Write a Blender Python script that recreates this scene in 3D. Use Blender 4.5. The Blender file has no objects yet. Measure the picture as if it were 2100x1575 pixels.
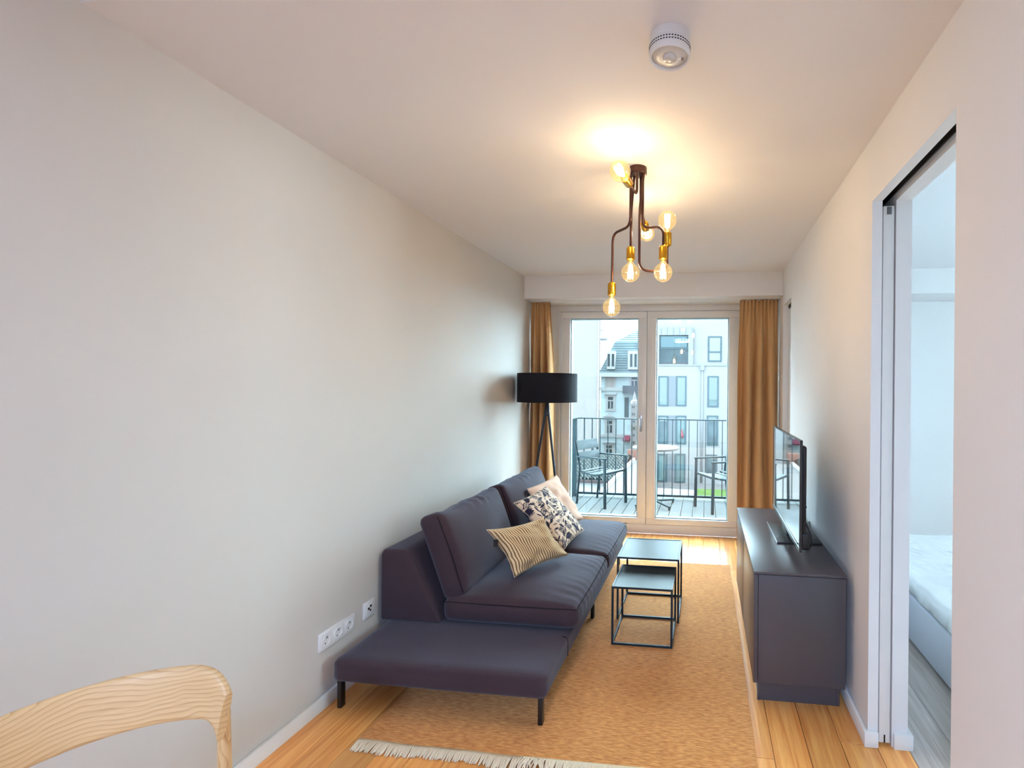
import bpy, bmesh, math, random
from mathutils import Vector, Matrix, Euler, noise
random.seed(7)
S = bpy.context.scene
COL = S.collection
PI = math.pi
R = math.radians

# ------------------------------------------------------------------ camera, world, exposure
cam_d = bpy.data.cameras.new('camera')
cam = bpy.data.objects.new('camera', cam_d)
COL.objects.link(cam)
cam_d.sensor_fit = 'HORIZONTAL'
cam_d.sensor_width = 36.0
cam_d.lens = 36.0 * 1000.0 / 2100.0
cam_d.shift_x = (1050.0 - 1326.0) / 2100.0
cam_d.shift_y = (794.0 - 787.5) / 2100.0
cam_d.clip_start = 0.05
cam_d.clip_end = 400
cam.location = (0, 0, 1.462)
cam.rotation_euler = (Matrix.Rotation(math.atan(0.12), 3, 'Z') @ Matrix.Rotation(PI / 2, 3, 'X')
                      @ Matrix.Rotation(0.009, 3, 'Z')).to_euler()
S.camera = cam

SKY = 25.0
SKYC = (0.66, 0.88, 1.0)
wd = bpy.data.worlds.new('overcast_sky')
S.world = wd
wd.use_nodes = True
bg = wd.node_tree.nodes['Background']
bg.inputs[0].default_value = (*SKYC, 1)
bg.inputs[1].default_value = SKY

BULB_W = 2.8
FILL_W = 156.0
S.view_settings.view_transform = 'Standard'
S.view_settings.look = 'None'
S.view_settings.exposure = 0.0
S.view_settings.gamma = 1.0
S.view_settings.use_curve_mapping = False

# ------------------------------------------------------------------ materials
MATS = {}


def srgb(r, g, b):
    return tuple(((c / 255) / 12.92 if c / 255 <= 0.04045 else ((c / 255 + 0.055) / 1.055) ** 2.4) for c in (r, g, b))


def ext(r, g, b, k=0.55):
    """albedo of an outdoor surface that reads as r,g,b under the overcast sky"""
    c = srgb(r, g, b)
    return tuple(c[i] / (k * SKY * 0.95 * SKYC[i] ** 0.75) for i in range(3))


def mat(name, col, rough=0.5, metal=0.0, spec=0.5, sheen=0.0, coat=0.0, var=0.0, scale=8.0, bump=0.0,
        bscale=200.0, stretch=(1, 1, 1), emit=None, estr=0.0, sheen_tint=None, ior=1.5):
    if name in MATS:
        return MATS[name]
    m = bpy.data.materials.new(name)
    m.use_nodes = True
    nt = m.node_tree
    p = nt.nodes['Principled BSDF']
    p.inputs['Base Color'].default_value = (*col, 1)
    p.inputs['Roughness'].default_value = rough
    p.inputs['Metallic'].default_value = metal
    p.inputs['Specular IOR Level'].default_value = spec
    p.inputs['IOR'].default_value = ior
    p.inputs['Sheen Weight'].default_value = sheen
    if sheen_tint:
        p.inputs['Sheen Tint'].default_value = (*sheen_tint, 1)
    p.inputs['Coat Weight'].default_value = coat
    if emit:
        p.inputs['Emission Color'].default_value = (*emit, 1)
        p.inputs['Emission Strength'].default_value = estr
    if var or bump:
        tc = nt.nodes.new('ShaderNodeTexCoord')
        mp = nt.nodes.new('ShaderNodeMapping')
        mp.inputs['Scale'].default_value = stretch
        nt.links.new(tc.outputs['Object'], mp.inputs[0])
    if var:
        n = nt.nodes.new('ShaderNodeTexNoise')
        n.inputs['Scale'].default_value = scale
        n.inputs['Detail'].default_value = 5
        nt.links.new(mp.outputs[0], n.inputs['Vector'])
        cr = nt.nodes.new('ShaderNodeValToRGB')
        cr.color_ramp.elements[0].position = 0.3
        cr.color_ramp.elements[1].position = 0.7
        cr.color_ramp.elements[0].color = (*[max(0, c * (1 - var)) for c in col], 1)
        cr.color_ramp.elements[1].color = (*[min(1, c * (1 + var)) for c in col], 1)
        nt.links.new(n.outputs['Fac'], cr.inputs[0])
        nt.links.new(cr.outputs[0], p.inputs['Base Color'])
    if bump:
        n2 = nt.nodes.new('ShaderNodeTexNoise')
        n2.inputs['Scale'].default_value = bscale
        n2.inputs['Detail'].default_value = 3
        nt.links.new(mp.outputs[0], n2.inputs['Vector'])
        b = nt.nodes.new('ShaderNodeBump')
        b.inputs['Strength'].default_value = bump
        b.inputs['Distance'].default_value = 0.004
        nt.links.new(n2.outputs['Fac'], b.inputs['Height'])
        nt.links.new(b.outputs[0], p.inputs['Normal'])
    MATS[name] = m
    return m


def glass_mat(name, tint=(1, 1, 1), ior=1.45, extra=0.0, haze=0.0):
    m = bpy.data.materials.new(name)
    m.use_nodes = True
    nt = m.node_tree
    for n in list(nt.nodes):
        nt.nodes.remove(n)
    o = nt.nodes.new('ShaderNodeOutputMaterial')
    t = nt.nodes.new('ShaderNodeBsdfTransparent')
    t.inputs[0].default_value = (*tint, 1)
    g = nt.nodes.new('ShaderNodeBsdfGlossy')
    g.inputs['Roughness'].default_value = 0.0
    # Schlick reflectance of a thin pane, the same from both sides
    f = nt.nodes.new('ShaderNodeLayerWeight')
    f.inputs[0].default_value = 0.5
    pw = nt.nodes.new('ShaderNodeMath')
    pw.operation = 'POWER'
    pw.inputs[1].default_value = 5.0
    nt.links.new(f.outputs['Facing'], pw.inputs[0])
    a = nt.nodes.new('ShaderNodeMath')
    a.operation = 'MULTIPLY_ADD'
    a.use_clamp = True
    a.inputs[1].default_value = 0.85
    a.inputs[2].default_value = ((ior - 1) / (ior + 1)) ** 2 + extra
    nt.links.new(pw.outputs[0], a.inputs[0])
    mx = nt.nodes.new('ShaderNodeMixShader')
    nt.links.new(a.outputs[0], mx.inputs[0])
    nt.links.new(t.outputs[0], mx.inputs[1])
    nt.links.new(g.outputs[0], mx.inputs[2])
    if haze:
        dv = nt.nodes.new('ShaderNodeBsdfTranslucent')
        dv.inputs[0].default_value = (1.0, 0.82, 0.5, 1)
        m2 = nt.nodes.new('ShaderNodeMixShader')
        m2.inputs[0].default_value = haze
        nt.links.new(mx.outputs[0], m2.inputs[1])
        nt.links.new(dv.outputs[0], m2.inputs[2])
        mx = m2
    nt.links.new(mx.outputs[0], o.inputs[0])
    MATS[name] = m
    return m


def wood_mat(name, c1, c2, grain=(14, 0.9, 14), rough=0.35, rnd=0.35, contrast=1.0, coat=0.0, spec=0.5):
    """Plank wood: streaks along local Y, tone differs from plank to plank."""
    m = bpy.data.materials.new(name)
    m.use_nodes = True
    nt = m.node_tree
    L = nt.links.new
    p = nt.nodes['Principled BSDF']
    tc = nt.nodes.new('ShaderNodeTexCoord')
    oi = nt.nodes.new('ShaderNodeObjectInfo')
    ad = nt.nodes.new('ShaderNodeVectorMath')
    ad.operation = 'ADD'
    cx = nt.nodes.new('ShaderNodeCombineXYZ')
    mu = nt.nodes.new('ShaderNodeMath')
    mu.operation = 'MULTIPLY'
    mu.inputs[1].default_value = 37.0
    L(oi.outputs['Random'], mu.inputs[0])
    L(mu.outputs[0], cx.inputs[0])
    L(mu.outputs[0], cx.inputs[1])
    L(tc.outputs['Object'], ad.inputs[0])
    L(cx.outputs[0], ad.inputs[1])
    mp = nt.nodes.new('ShaderNodeMapping')
    mp.inputs['Scale'].default_value = grain
    L(ad.outputs[0], mp.inputs[0])
    n = nt.nodes.new('ShaderNodeTexNoise')
    n.inputs['Scale'].default_value = 1.6
    n.inputs['Detail'].default_value = 7
    n.inputs['Distortion'].default_value = 1.2
    L(mp.outputs[0], n.inputs['Vector'])
    cr = nt.nodes.new('ShaderNodeValToRGB')
    cr.color_ramp.elements[0].position = 0.5 - 0.22 / contrast
    cr.color_ramp.elements[1].position = 0.5 + 0.22 / contrast
    cr.color_ramp.elements[0].color = (*c1, 1)
    cr.color_ramp.elements[1].color = (*c2, 1)
    L(n.outputs['Fac'], cr.inputs[0])
    hs = nt.nodes.new('ShaderNodeHueSaturation')
    mr = nt.nodes.new('ShaderNodeMapRange')
    mr.inputs['To Min'].default_value = 1 - rnd
    mr.inputs['To Max'].default_value = 1 + rnd * 0.6
    L(oi.outputs['Random'], mr.inputs[0])
    L(mr.outputs[0], hs.inputs['Value'])
    L(cr.outputs[0], hs.inputs['Color'])
    L(hs.outputs[0], p.inputs['Base Color'])
    p.inputs['Roughness'].default_value = rough
    p.inputs['Specular IOR Level'].default_value = spec
    p.inputs['Coat Weight'].default_value = coat
    b = nt.nodes.new('ShaderNodeBump')
    b.inputs['Strength'].default_value = 0.08
    b.inputs['Distance'].default_value = 0.002
    L(n.outputs['Fac'], b.inputs['Height'])
    L(b.outputs[0], p.inputs['Normal'])
    MATS[name] = m
    return m


WHITE = mat('white_paint', (0.80, 0.785, 0.79), 0.7, var=0.012, scale=2.0, bump=0.05, bscale=350)
CEIL = mat('ceiling_paint', (0.80, 0.78, 0.795), 0.8, bump=0.04, bscale=300)
GREIGE = mat('greige_wall_paint', (0.61, 0.565, 0.525), 0.65, var=0.015, scale=2.5, bump=0.05, bscale=350)
TRIMW = mat('white_lacquer', (0.80, 0.80, 0.79), 0.35)
UPVC = mat('white_window_profile', (0.78, 0.765, 0.76), 0.35)
GASKET = mat('grey_gasket', (0.12, 0.14, 0.16), 0.6)
BLACKM = mat('black_powder_coat', (0.012, 0.014, 0.018), 0.4)
DARKGAP = mat('dark_track_metal', (0.03, 0.028, 0.026), 0.5)
STEEL = mat('brushed_steel', (0.45, 0.46, 0.48), 0.3, metal=1.0)
GLASS = glass_mat('window_glass', (0.97, 0.995, 1.0))

# ------------------------------------------------------------------ mesh helpers


class MB:
    def __init__(self):
        self.v, self.f, self.uv = [], [], None

    def add(self, v, f):
        o = len(self.v)
        self.v += [tuple(p) for p in v]
        self.f += [tuple(i + o for i in q) for q in f]
        return self

    def box(self, lo, hi):
        x0, y0, z0 = lo
        x1, y1, z1 = hi
        return self.add([(x0, y0, z0), (x1, y0, z0), (x1, y1, z0), (x0, y1, z0), (x0, y0, z1), (x1, y0, z1), (x1, y1, z1), (x0, y1, z1)],
                        [(0, 3, 2, 1), (4, 5, 6, 7), (0, 1, 5, 4), (1, 2, 6, 5), (2, 3, 7, 6), (3, 0, 4, 7)])

    def prism(self, poly, axis, a, b):
        """poly: 2-D outline, extruded along axis (0 x,1 y,2 z) from a to b"""
        n = len(poly)

        def mk(p, t):
            return (t, p[0], p[1]) if axis == 0 else (p[0], t, p[1]) if axis == 1 else (p[0], p[1], t)
        v = [mk(p, a) for p in poly] + [mk(p, b) for p in poly]
        f = [tuple(range(n))[::-1], tuple(range(n, 2 * n))] + [(i, (i + 1) % n, n + (i + 1) % n, n + i) for i in range(n)]
        return self.add(v, f)

    def bar(self, a, b, w, d, upv=(0, 0, 1)):
        """rectangular bar between two points, w sideways, d along up"""
        a, b = Vector(a), Vector(b)
        t = (b - a).normalized()
        u = Vector(upv)
        if abs(t.dot(u)) > 0.95:
            u = Vector((0, 1, 0)) if abs(t.y) < 0.9 else Vector((1, 0, 0))
        s = t.cross(u).normalized()
        u = s.cross(t).normalized()
        v = []
        for p in (a, b):
            for i, j in ((-1, -1), (1, -1), (1, 1), (-1, 1)):
                v.append(p + s * (i * w / 2) + u * (j * d / 2))
        return self.add(v, [(0, 1, 2, 3), (7, 6, 5, 4), (0, 4, 5, 1), (1, 5, 6, 2), (2, 6, 7, 3), (3, 7, 4, 0)])

    def tube(self, pts, r, seg=10, cap=True):
        pts = [Vector(p) for p in pts]
        rr = r if isinstance(r, (list, tuple)) else [r] * len(pts)
        t0 = (pts[1] - pts[0]).normalized()
        n = t0.orthogonal().normalized()
        v, f = [], []
        for i, p in enumerate(pts):
            if i == 0:
                t = t0
            elif i == len(pts) - 1:
                t = (pts[i] - pts[i - 1]).normalized()
            else:
                t = ((pts[i + 1] - p).normalized() + (p - pts[i - 1]).normalized())
                t = t.normalized() if t.length > 1e-6 else t0
            n = (n - t * n.dot(t)).normalized()
            b = t.cross(n)
            for k in range(seg):
                a = 2 * PI * k / seg
                v.append(p + (n * math.cos(a) + b * math.sin(a)) * rr[i])
        for i in range(len(pts) - 1):
            for k in range(seg):
                f.append((i * seg + k, i * seg + (k + 1) % seg, (i + 1) * seg + (k + 1) % seg, (i + 1) * seg + k))
        if cap:
            f.append(tuple(range(seg))[::-1])
            f.append(tuple(range((len(pts) - 1) * seg, len(pts) * seg)))
        return self.add(v, f)

    def lathe(self, prof, org=(0, 0, 0), axis=(0, 0, 1), seg=32, cap=True):
        """prof: list of (radius, height along axis)"""
        ax = Vector(axis).normalized()
        n = ax.orthogonal().normalized()
        b = ax.cross(n)
        o = Vector(org)
        v, f = [], []
        for r, h in prof:
            for k in range(seg):
                a = 2 * PI * k / seg
                v.append(o + ax * h + (n * math.cos(a) + b * math.sin(a)) * max(r, 1e-5))
        for i in range(len(prof) - 1):
            for k in range(seg):
                f.append((i * seg + k, i * seg + (k + 1) % seg, (i + 1) * seg + (k + 1) % seg, (i + 1) * seg + k))
        if cap:
            f.append(tuple(range(seg))[::-1])
            f.append(tuple(range((len(prof) - 1) * seg, len(prof) * seg)))
        return self.add(v, f)

    def build(self, name, material, parent=None, smooth=False, bevel=0.0, bseg=2, angle=None, fix=True):
        me = bpy.data.meshes.new(name)
        off = Vector((0, 0, 0))
        q = parent
        while q is not None:
            if q.get('_local'):
                off = Vector((0, 0, 0))
                break
            off += q.location
            q = q.parent
        me.from_pydata([tuple(Vector(p) - off) for p in self.v], [], self.f)
        bm = bmesh.new()
        bm.from_mesh(me)
        if fix:
            bmesh.ops.recalc_face_normals(bm, faces=bm.faces)
        if bevel:
            ed = [e for e in bm.edges if len(e.link_faces) == 2 and e.calc_face_angle(0) > 0.5]
            bmesh.ops.bevel(bm, geom=ed, offset=bevel, segments=bseg, affect='EDGES', clamp_overlap=True, profile=0.5)
        bm.to_mesh(me)
        bm.free()
        if self.uv:
            ul = me.uv_layers.new(name='UVMap')
            for lp in me.loops:
                ul.data[lp.index].uv = self.uv[lp.vertex_index]
        me.materials.append(material)
        if smooth:
            for p in me.polygons:
                p.use_smooth = True
            if angle:
                me.set_sharp_from_angle(angle=R(angle))
        elif bevel:
            for p in me.polygons:
                p.use_smooth = True
            me.set_sharp_from_angle(angle=R(38))
        o = bpy.data.objects.new(name, me)
        COL.objects.link(o)
        if parent is not None:
            o.parent = parent
        return o


def box(name, lo, hi, material, parent=None, bevel=0.0, bseg=2):
    return MB().box(lo, hi).build(name, material, parent, bevel=bevel, bseg=bseg)


def tag(o, label, cat, group=None):
    o['label'] = label
    o['category'] = cat
    if group:
        o['group'] = group
    return o


def struct(o, label=None):
    o['kind'] = 'structure'
    if label:
        o['label'] = label
    return o


def thing(name, label=None, cat=None, loc=(0, 0, 0), rz=None, group=None):
    o = bpy.data.objects.new(name, None)
    o.empty_display_size = 0.1
    COL.objects.link(o)
    o.location = loc
    if rz is not None:
        o.rotation_euler = (0, 0, rz)
        o['_local'] = 1
    if label:
        tag(o, label, cat, group)
    return o


def copy_tree(o, parent=None):
    c = o.copy()
    COL.objects.link(c)
    c.parent = parent
    for ch in list(o.children):
        copy_tree(ch, c)
    return c


def rbox_grid(h, r, n=(10, 10, 10), fn=None):
    """rounded box with half sizes h, corner radius r; fn(p, unit) moves points"""
    bm = bmesh.new()
    vid = {}
    v, f = [], []

    def gv(i, j, k):
        key = (i, j, k)
        if key not in vid:
            u = Vector((2 * i / n[0] - 1, 2 * j / n[1] - 1, 2 * k / n[2] - 1))
            # concentrate samples near edges
            w = Vector([math.copysign(abs(c) ** 0.8, c) for c in u])
            p = Vector([w[a] * h[a] for a in range(3)])
            c = Vector([max(-(h[a] - r), min(h[a] - r, p[a])) for a in range(3)])
            d = p - c
            if d.length > 1e-9:
                p = c + d.normalized() * min(r, d.length if sum(abs(x) > 1e-9 for x in d) == 1 else r)
            if fn:
                p = fn(p, w)
            vid[key] = len(v)
            v.append(p)
        return vid[key]
    for k in (0, n[2]):
        for i in range(n[0]):
            for j in range(n[1]):
                f.append((gv(i, j, k), gv(i + 1, j, k), gv(i + 1, j + 1, k), gv(i, j + 1, k)))
    for j in (0, n[1]):
        for i in range(n[0]):
            for k in range(n[2]):
                f.append((gv(i, j, k), gv(i + 1, j, k), gv(i + 1, j, k + 1), gv(i, j, k + 1)))
    for i in (0, n[0]):
        for j in range(n[1]):
            for k in range(n[2]):
                f.append((gv(i, j, k), gv(i, j + 1, k), gv(i, j + 1, k + 1), gv(i, j, k + 1)))
    bm.free()
    return v, f


# ================================================================== ROOM SHELL
XL, XR, ZC = -1.703, 0.676, 2.5
YB = -3.6          # wall behind the camera
Y2 = 1.137         # edge of the lowered ceiling
ZH = 2.62          # higher ceiling behind it

OAK = wood_mat('oak_floor', srgb(216, 130, 60), srgb(250, 186, 110), (22, 1.1, 14), 0.28, 0.22)
VINYL = wood_mat('grey_oak_floor', srgb(164, 150, 140), srgb(208, 198, 192), (30, 1.2, 14), 0.35, 0.12)
SUB = mat('subfloor_screed', (0.16, 0.10, 0.06), 0.9)

floor = struct(box('floor', (XL - 0.1, YB, -0.12), (0.835, 4.84, -0.012), SUB))


def planks(parent, x0, x1, y0, y1, w, material, name='plank', z=0.0, lens=(1.3, 1.7, 2.0), seed=1, gap=0.0018, thick=0.012):
    rnd = random.Random(seed)
    meshes = {}
    x = x0
    while x < x1 - 0.005:
        ww = min(w, x1 - x)
        y = y0 - rnd.random() * 1.2
        while y < y1:
            ln = rnd.choice(lens)
            a, b = max(y, y0), min(y + ln, y1)
            y += ln
            if b - a < 0.05:
                continue
            key = (round(b - a, 3), round(ww, 3))
            if key not in meshes:
                o = MB().box((-(ww - gap) / 2, -(b - a - gap) / 2, -thick), ((ww - gap) / 2, (b - a - gap) / 2, 0)).build(name, material, bevel=0.0012, bseg=1)
                meshes[key] = o.data
            else:
                o = bpy.data.objects.new(name, meshes[key])
                COL.objects.link(o)
            o.location = (x + ww / 2, (a + b) / 2, z)
            o.parent = parent
        x += w


planks(floor, XL, 0.835, -2.2, 4.84, 0.142, OAK, seed=4)

ceiling = struct(box('ceiling', (XL - 0.1, Y2, ZC), (XR + 0.08, 4.50, ZC + 0.3), CEIL))
struct(box('ceiling_rear', (XL - 0.1, YB - 0.1, ZH), (XR + 0.1, Y2, ZH + 0.18), CEIL))
struct(box('wall_left', (XL - 0.12, YB - 0.1, -0.012), (XL, 5.0, ZH), GREIGE))
struct(box('wall_rear', (XL, YB - 0.1, -0.012), (XR + 0.16, YB, ZH), WHITE))

# right wall with the pocket door openings: two plaster skins with a slot between them
D1a, D1b, DZ = 1.425, 2.10, 2.235      # near opening
D2a, D2b, DZ2 = 4.0, 4.385, 2.19       # far opening
SK1, SK2, WT = 0.716, 0.770, 0.832
wr = MB()
wr.box((XR, YB, -0.012), (WT, D1a, ZH))                       # near solid piece
for xa, xb in ((XR, SK1), (SK2, WT)):
    wr.box((xa, D1a, DZ), (xb, D1b, ZH if xa > 0.7 else ZC + 0.1))
    wr.box((xa, D1b, -0.012), (xb, D2a, ZC + 0.1))
    wr.box((xa, D2a, DZ2), (xb, D2b, ZC + 0.1))
wr.box((SK1, D1a, DZ + 0.09), (SK2, D2b, ZC + 0.1))           # closing piece above the track
wr.box((XR, D2b, -0.012), (WT, 5.0, ZC + 0.1))
struct(wr.build('wall_right', WHITE))

# back wall: lintel beam over the balcony door, piers on either side
WXa, WXb = -1.492, 0.372
wb = MB()
wb.box((XL, 4.427, 2.286), (XR, 5.0, ZC + 0.1))
struct(wb.build('trim_1', WHITE, bevel=0.004), 'white lintel beam above the balcony door')
wp = MB()
wp.box((XL, 4.86, -0.012), (WXa, 5.0, 2.286))
wp.box((WXb, 4.86, -0.012), (XR, 5.0, 2.286))
struct(wp.build('wall_back', WHITE))

# baseboards
BBH, BBT = 0.062, 0.017
struct(box('baseboard_left', (XL, -2.2, 0.0), (XL + BBT, 4.86, BBH), TRIMW, bevel=0.003))
bb = MB()
bb.prism([(XR - BBT, D1b - BBT), (SK1 - 0.002, D1b - BBT), (SK1 - 0.002, D1b - 0.0005), (XR - 0.0005, D1b - 0.0005), (XR - 0.0005, D2a), (XR - BBT, D2a)], 2, 0, BBH)
struct(bb.build('baseboard_right', TRIMW, bevel=0.003))
bb = MB()
bb.prism([(SK2 + 0.004, D1b - BBT), (WT + BBT, D1b - BBT), (WT + BBT, D2b), (WT + 0.0005, D2b), (WT + 0.0005, D1b - 0.0005), (SK2 + 0.004, D1b - 0.0005)], 2, 0, BBH)
struct(bb.build('baseboard_bedroom', TRIMW, bevel=0.003))
struct(box('baseboard_near', (XR - BBT, YB, 0), (XR, D1a + BBT, BBH), TRIMW, bevel=0.003))

# near sliding door (edge visible in its pocket)
d1 = struct(thing('door_1', loc=(0.743, D1b, 0)), 'white sliding door pushed back into the right wall')
box('door_leaf', (0.7215, D1b + 0.004, 0.012), (0.7645, D1b + 0.75, 2.215), TRIMW, d1, bevel=0.002)
box('edge_latch', (0.7345, D1b - 0.0005, 2.180), (0.7525, D1b + 0.010, 2.210), mat('grey_latch', (0.12, 0.125, 0.13), 0.4), d1, bevel=0.001)
box('guide_slot', (0.740, D1b + 0.0025, 0.013), (0.746, D1b + 0.012, 0.045), BLACKM, d1)
tr = MB()
tr.box((SK1 + 0.001, D1a, DZ + 0.03), (SK1 + 0.006, D1b + 0.5, DZ + 0.085))
tr.box((SK2 - 0.006, D1a, DZ + 0.03), (SK2 - 0.001, D1b + 0.5, DZ + 0.085))
tr.box((SK1 + 0.001, D1a, DZ + 0.08), (SK2 - 0.001, D1b + 0.5, DZ + 0.088))
tr.build('track', DARKGAP, d1)

# far sliding door, closed in its opening
d2 = struct(thing('door_2', loc=(0.743, D2b, 0)), 'white sliding door behind the right curtain')
box('door_leaf', (0.7215, D2a - 0.35, 0.012), (0.7645, D2b - 0.012, 2.155), TRIMW, d2, bevel=0.002)
box('track', (0.7175, D2a - 0.3, 2.16), (0.7685, D2b - 0.002, 2.20), DARKGAP, d2)

# ------------------------------------------------------------------ balcony door (window_1)
win = struct(thing('window_1', loc=((WXa + WXb) / 2, 4.86, 0)), 'white double balcony door with full height panes')
FY0, FY1 = 4.84, 4.925
fr = MB()
fr.box((WXa, FY0, 0.0), (WXb, FY1, 0.090))
fr.box((WXa, FY0, 2.222), (WXb, FY1, 2.286))
fr.box((WXa, FY0, 0.090), (-1.462, FY1, 2.222))
fr.box((0.342, FY0, 0.090), (WXb, FY1, 2.222))
fr.build('window_frame', UPVC, win, bevel=0.003)
seam = MB()
seam.box((WXa + 0.02, FY0 + 0.012, 0.085), (WXb - 0.02, FY1 - 0.03, 0.097))
seam.build('threshold_seal', GASKET, win)


def leaf(x0, x1, gx0, gx1, handle):
    l = MB()
    y0, y1 = FY0 - 0.014, FY1 - 0.012
    l.box((x0, y0, 0.096), (x1, y1, 0.156))
    l.box((x0, y0, 2.152), (x1, y1, 2.218))
    l.box((x0, y0, 0.156), (gx0, y1, 2.152))
    l.box((gx1, y0, 0.156), (x1, y1, 2.152))
    lf = l.build('door_sash', UPVC, win, bevel=0.004)
    g = MB()
    for a in ((gx0, y0 + 0.022, 0.156, gx0 + 0.010, y1 - 0.01, 2.152), (gx1 - 0.010, y0 + 0.022, 0.156, gx1, y1 - 0.01, 2.152),
              (gx0 + 0.01, y0 + 0.022, 0.156, gx1 - 0.01, y1 - 0.01, 0.166), (gx0 + 0.01, y0 + 0.022, 2.142, gx1 - 0.01, y1 - 0.01, 2.152)):
        g.box(a[:3], a[3:])
    g.build('glazing_bead', mat('glazing_spacer', (0.30, 0.42, 0.46), 0.4), lf)
    for yy in (y0 + 0.030, y0 + 0.052):
        box('pane', (gx0 + 0.002, yy, 0.158), (gx1 - 0.002, yy + 0.004, 2.150), GLASS, lf)
    if handle:
        hx = (gx1 + x1) / 2 - 0.012
        h = MB()
        h.box((hx - 0.014, y0 - 0.010, 1.02), (hx + 0.014, y0 + 0.001, 1.18))
        h.tube([(hx, y0 - 0.004, 1.145), (hx, y0 - 0.050, 1.145)], 0.009)
        h.tube([(hx, y0 - 0.045, 1.150), (hx, y0 - 0.047, 1.02)], 0.009)
        h.build('handle', STEEL, lf, bevel=0.002)
    for hz in (0.25, 2.16):
        xx = x0 - 0.006 if handle else x1 + 0.006
        MB().tube([(xx, y0 + 0.004, hz - 0.045), (xx, y0 + 0.004, hz + 0.045)], 0.007).build('hinge', UPVC, lf, smooth=True, angle=40)


leaf(-1.452, -0.580, -1.365, -0.664, True)
leaf(-0.575, 0.332, -0.486, 0.227, False)
# outer window board
box('window_sill', (WXa, FY1, -0.01), (WXb, 5.06, 0.035), mat('aluminium_sill', (0.5, 0.52, 0.53), 0.4, metal=0.6), win)

# curtain rail let into the soffit
cr_ = MB()
cr_.box((XL + 0.02, 4.555, 2.279), (XR - 0.02, 4.575, 2.286))
tag(cr_.build('curtain_rail', mat('rail_white', (0.72, 0.72, 0.72), 0.4)), 'slim white curtain rail under the lintel beam', 'curtain rail')

# ------------------------------------------------------------------ bedroom behind the right wall
BX1, BY0 = 4.1, 0.0
bfl = struct(box('floor_bedroom', (WT + 0.003, BY0, -0.12), (BX1, 4.84, -0.012), SUB))
planks(bfl, WT + 0.003, 2.45, 0.6, 4.84, 0.185, VINYL, lens=(1.2, 1.4), seed=9)
struct(box('ceiling_bedroom', (XR + 0.08, BY0 - 0.1, ZC + 0.0), (BX1 + 0.1, 5.0, ZC + 0.3), CEIL))
struct(box('trim_2', (WT, 4.427, 2.286), (BX1, 5.0, ZC + 0.1), WHITE), 'white lintel beam across the bedroom')
bw = MB()
bw.box((WT, 4.84, -0.012), (2.60, 5.0, 2.29))
bw.box((4.0, 4.84, -0.012), (BX1, 5.0, 2.29))
struct(bw.build('wall_bedroom_back', WHITE))
wbr = MB()
wbr.box((BX1, BY0 - 0.1, -0.012), (BX1 + 0.1, 1.0, ZC + 0.1)).box((BX1, 2.6, -0.012), (BX1 + 0.1, 5.0, ZC + 0.1))
wbr.box((BX1, 1.0, 2.2), (BX1 + 0.1, 2.6, ZC + 0.1)).box((BX1, 1.0, -0.012), (BX1 + 0.1, 2.6, 1.0))
struct(wbr.build('wall_bedroom_right', WHITE))
w3 = struct(thing('added_window', loc=(BX1 + 0.05, 1.8, 1.0)), 'small unseen side window added to brighten the bedroom')  # unseen window, added to let more daylight into the bedroom
f3 = MB()
for a in ((1.0, 1.0, 2.6, 1.06), (1.0, 2.14, 2.6, 2.2), (1.0, 1.06, 1.06, 2.14), (2.54, 1.06, 2.6, 2.14)):
    f3.box((BX1 + 0.02, a[0], a[1]), (BX1 + 0.09, a[2], a[3]))
f3.build('window_frame', UPVC, w3)
box('pane', (BX1 + 0.05, 1.06, 1.06), (BX1 + 0.056, 2.54, 2.14), GLASS, w3)
struct(box('wall_bedroom_near', (WT, BY0 - 0.1, -0.012), (BX1, BY0, ZC + 0.1), WHITE))
w2 = struct(thing('window_2', loc=(3.26, 4.9, 0)), 'bedroom window')
f2 = MB()
for a in ((2.60, 4.86, 0, 4.0, 4.93, 0.09), (2.60, 4.86, 2.2, 4.0, 4.93, 2.286), (2.60, 4.86, 0.09, 2.70, 4.93, 2.2), (3.92, 4.86, 0.09, 4.0, 4.93, 2.2), (3.22, 4.86, 0.09, 3.30, 4.93, 2.2)):
    f2.box(a[:3], a[3:])
f2.build('window_frame', UPVC, w2)
for a, b in ((2.70, 3.22), (3.30, 3.92)):
    box('pane', (a, 4.89, 0.09), (b, 4.896, 2.2), GLASS, w2)
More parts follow.
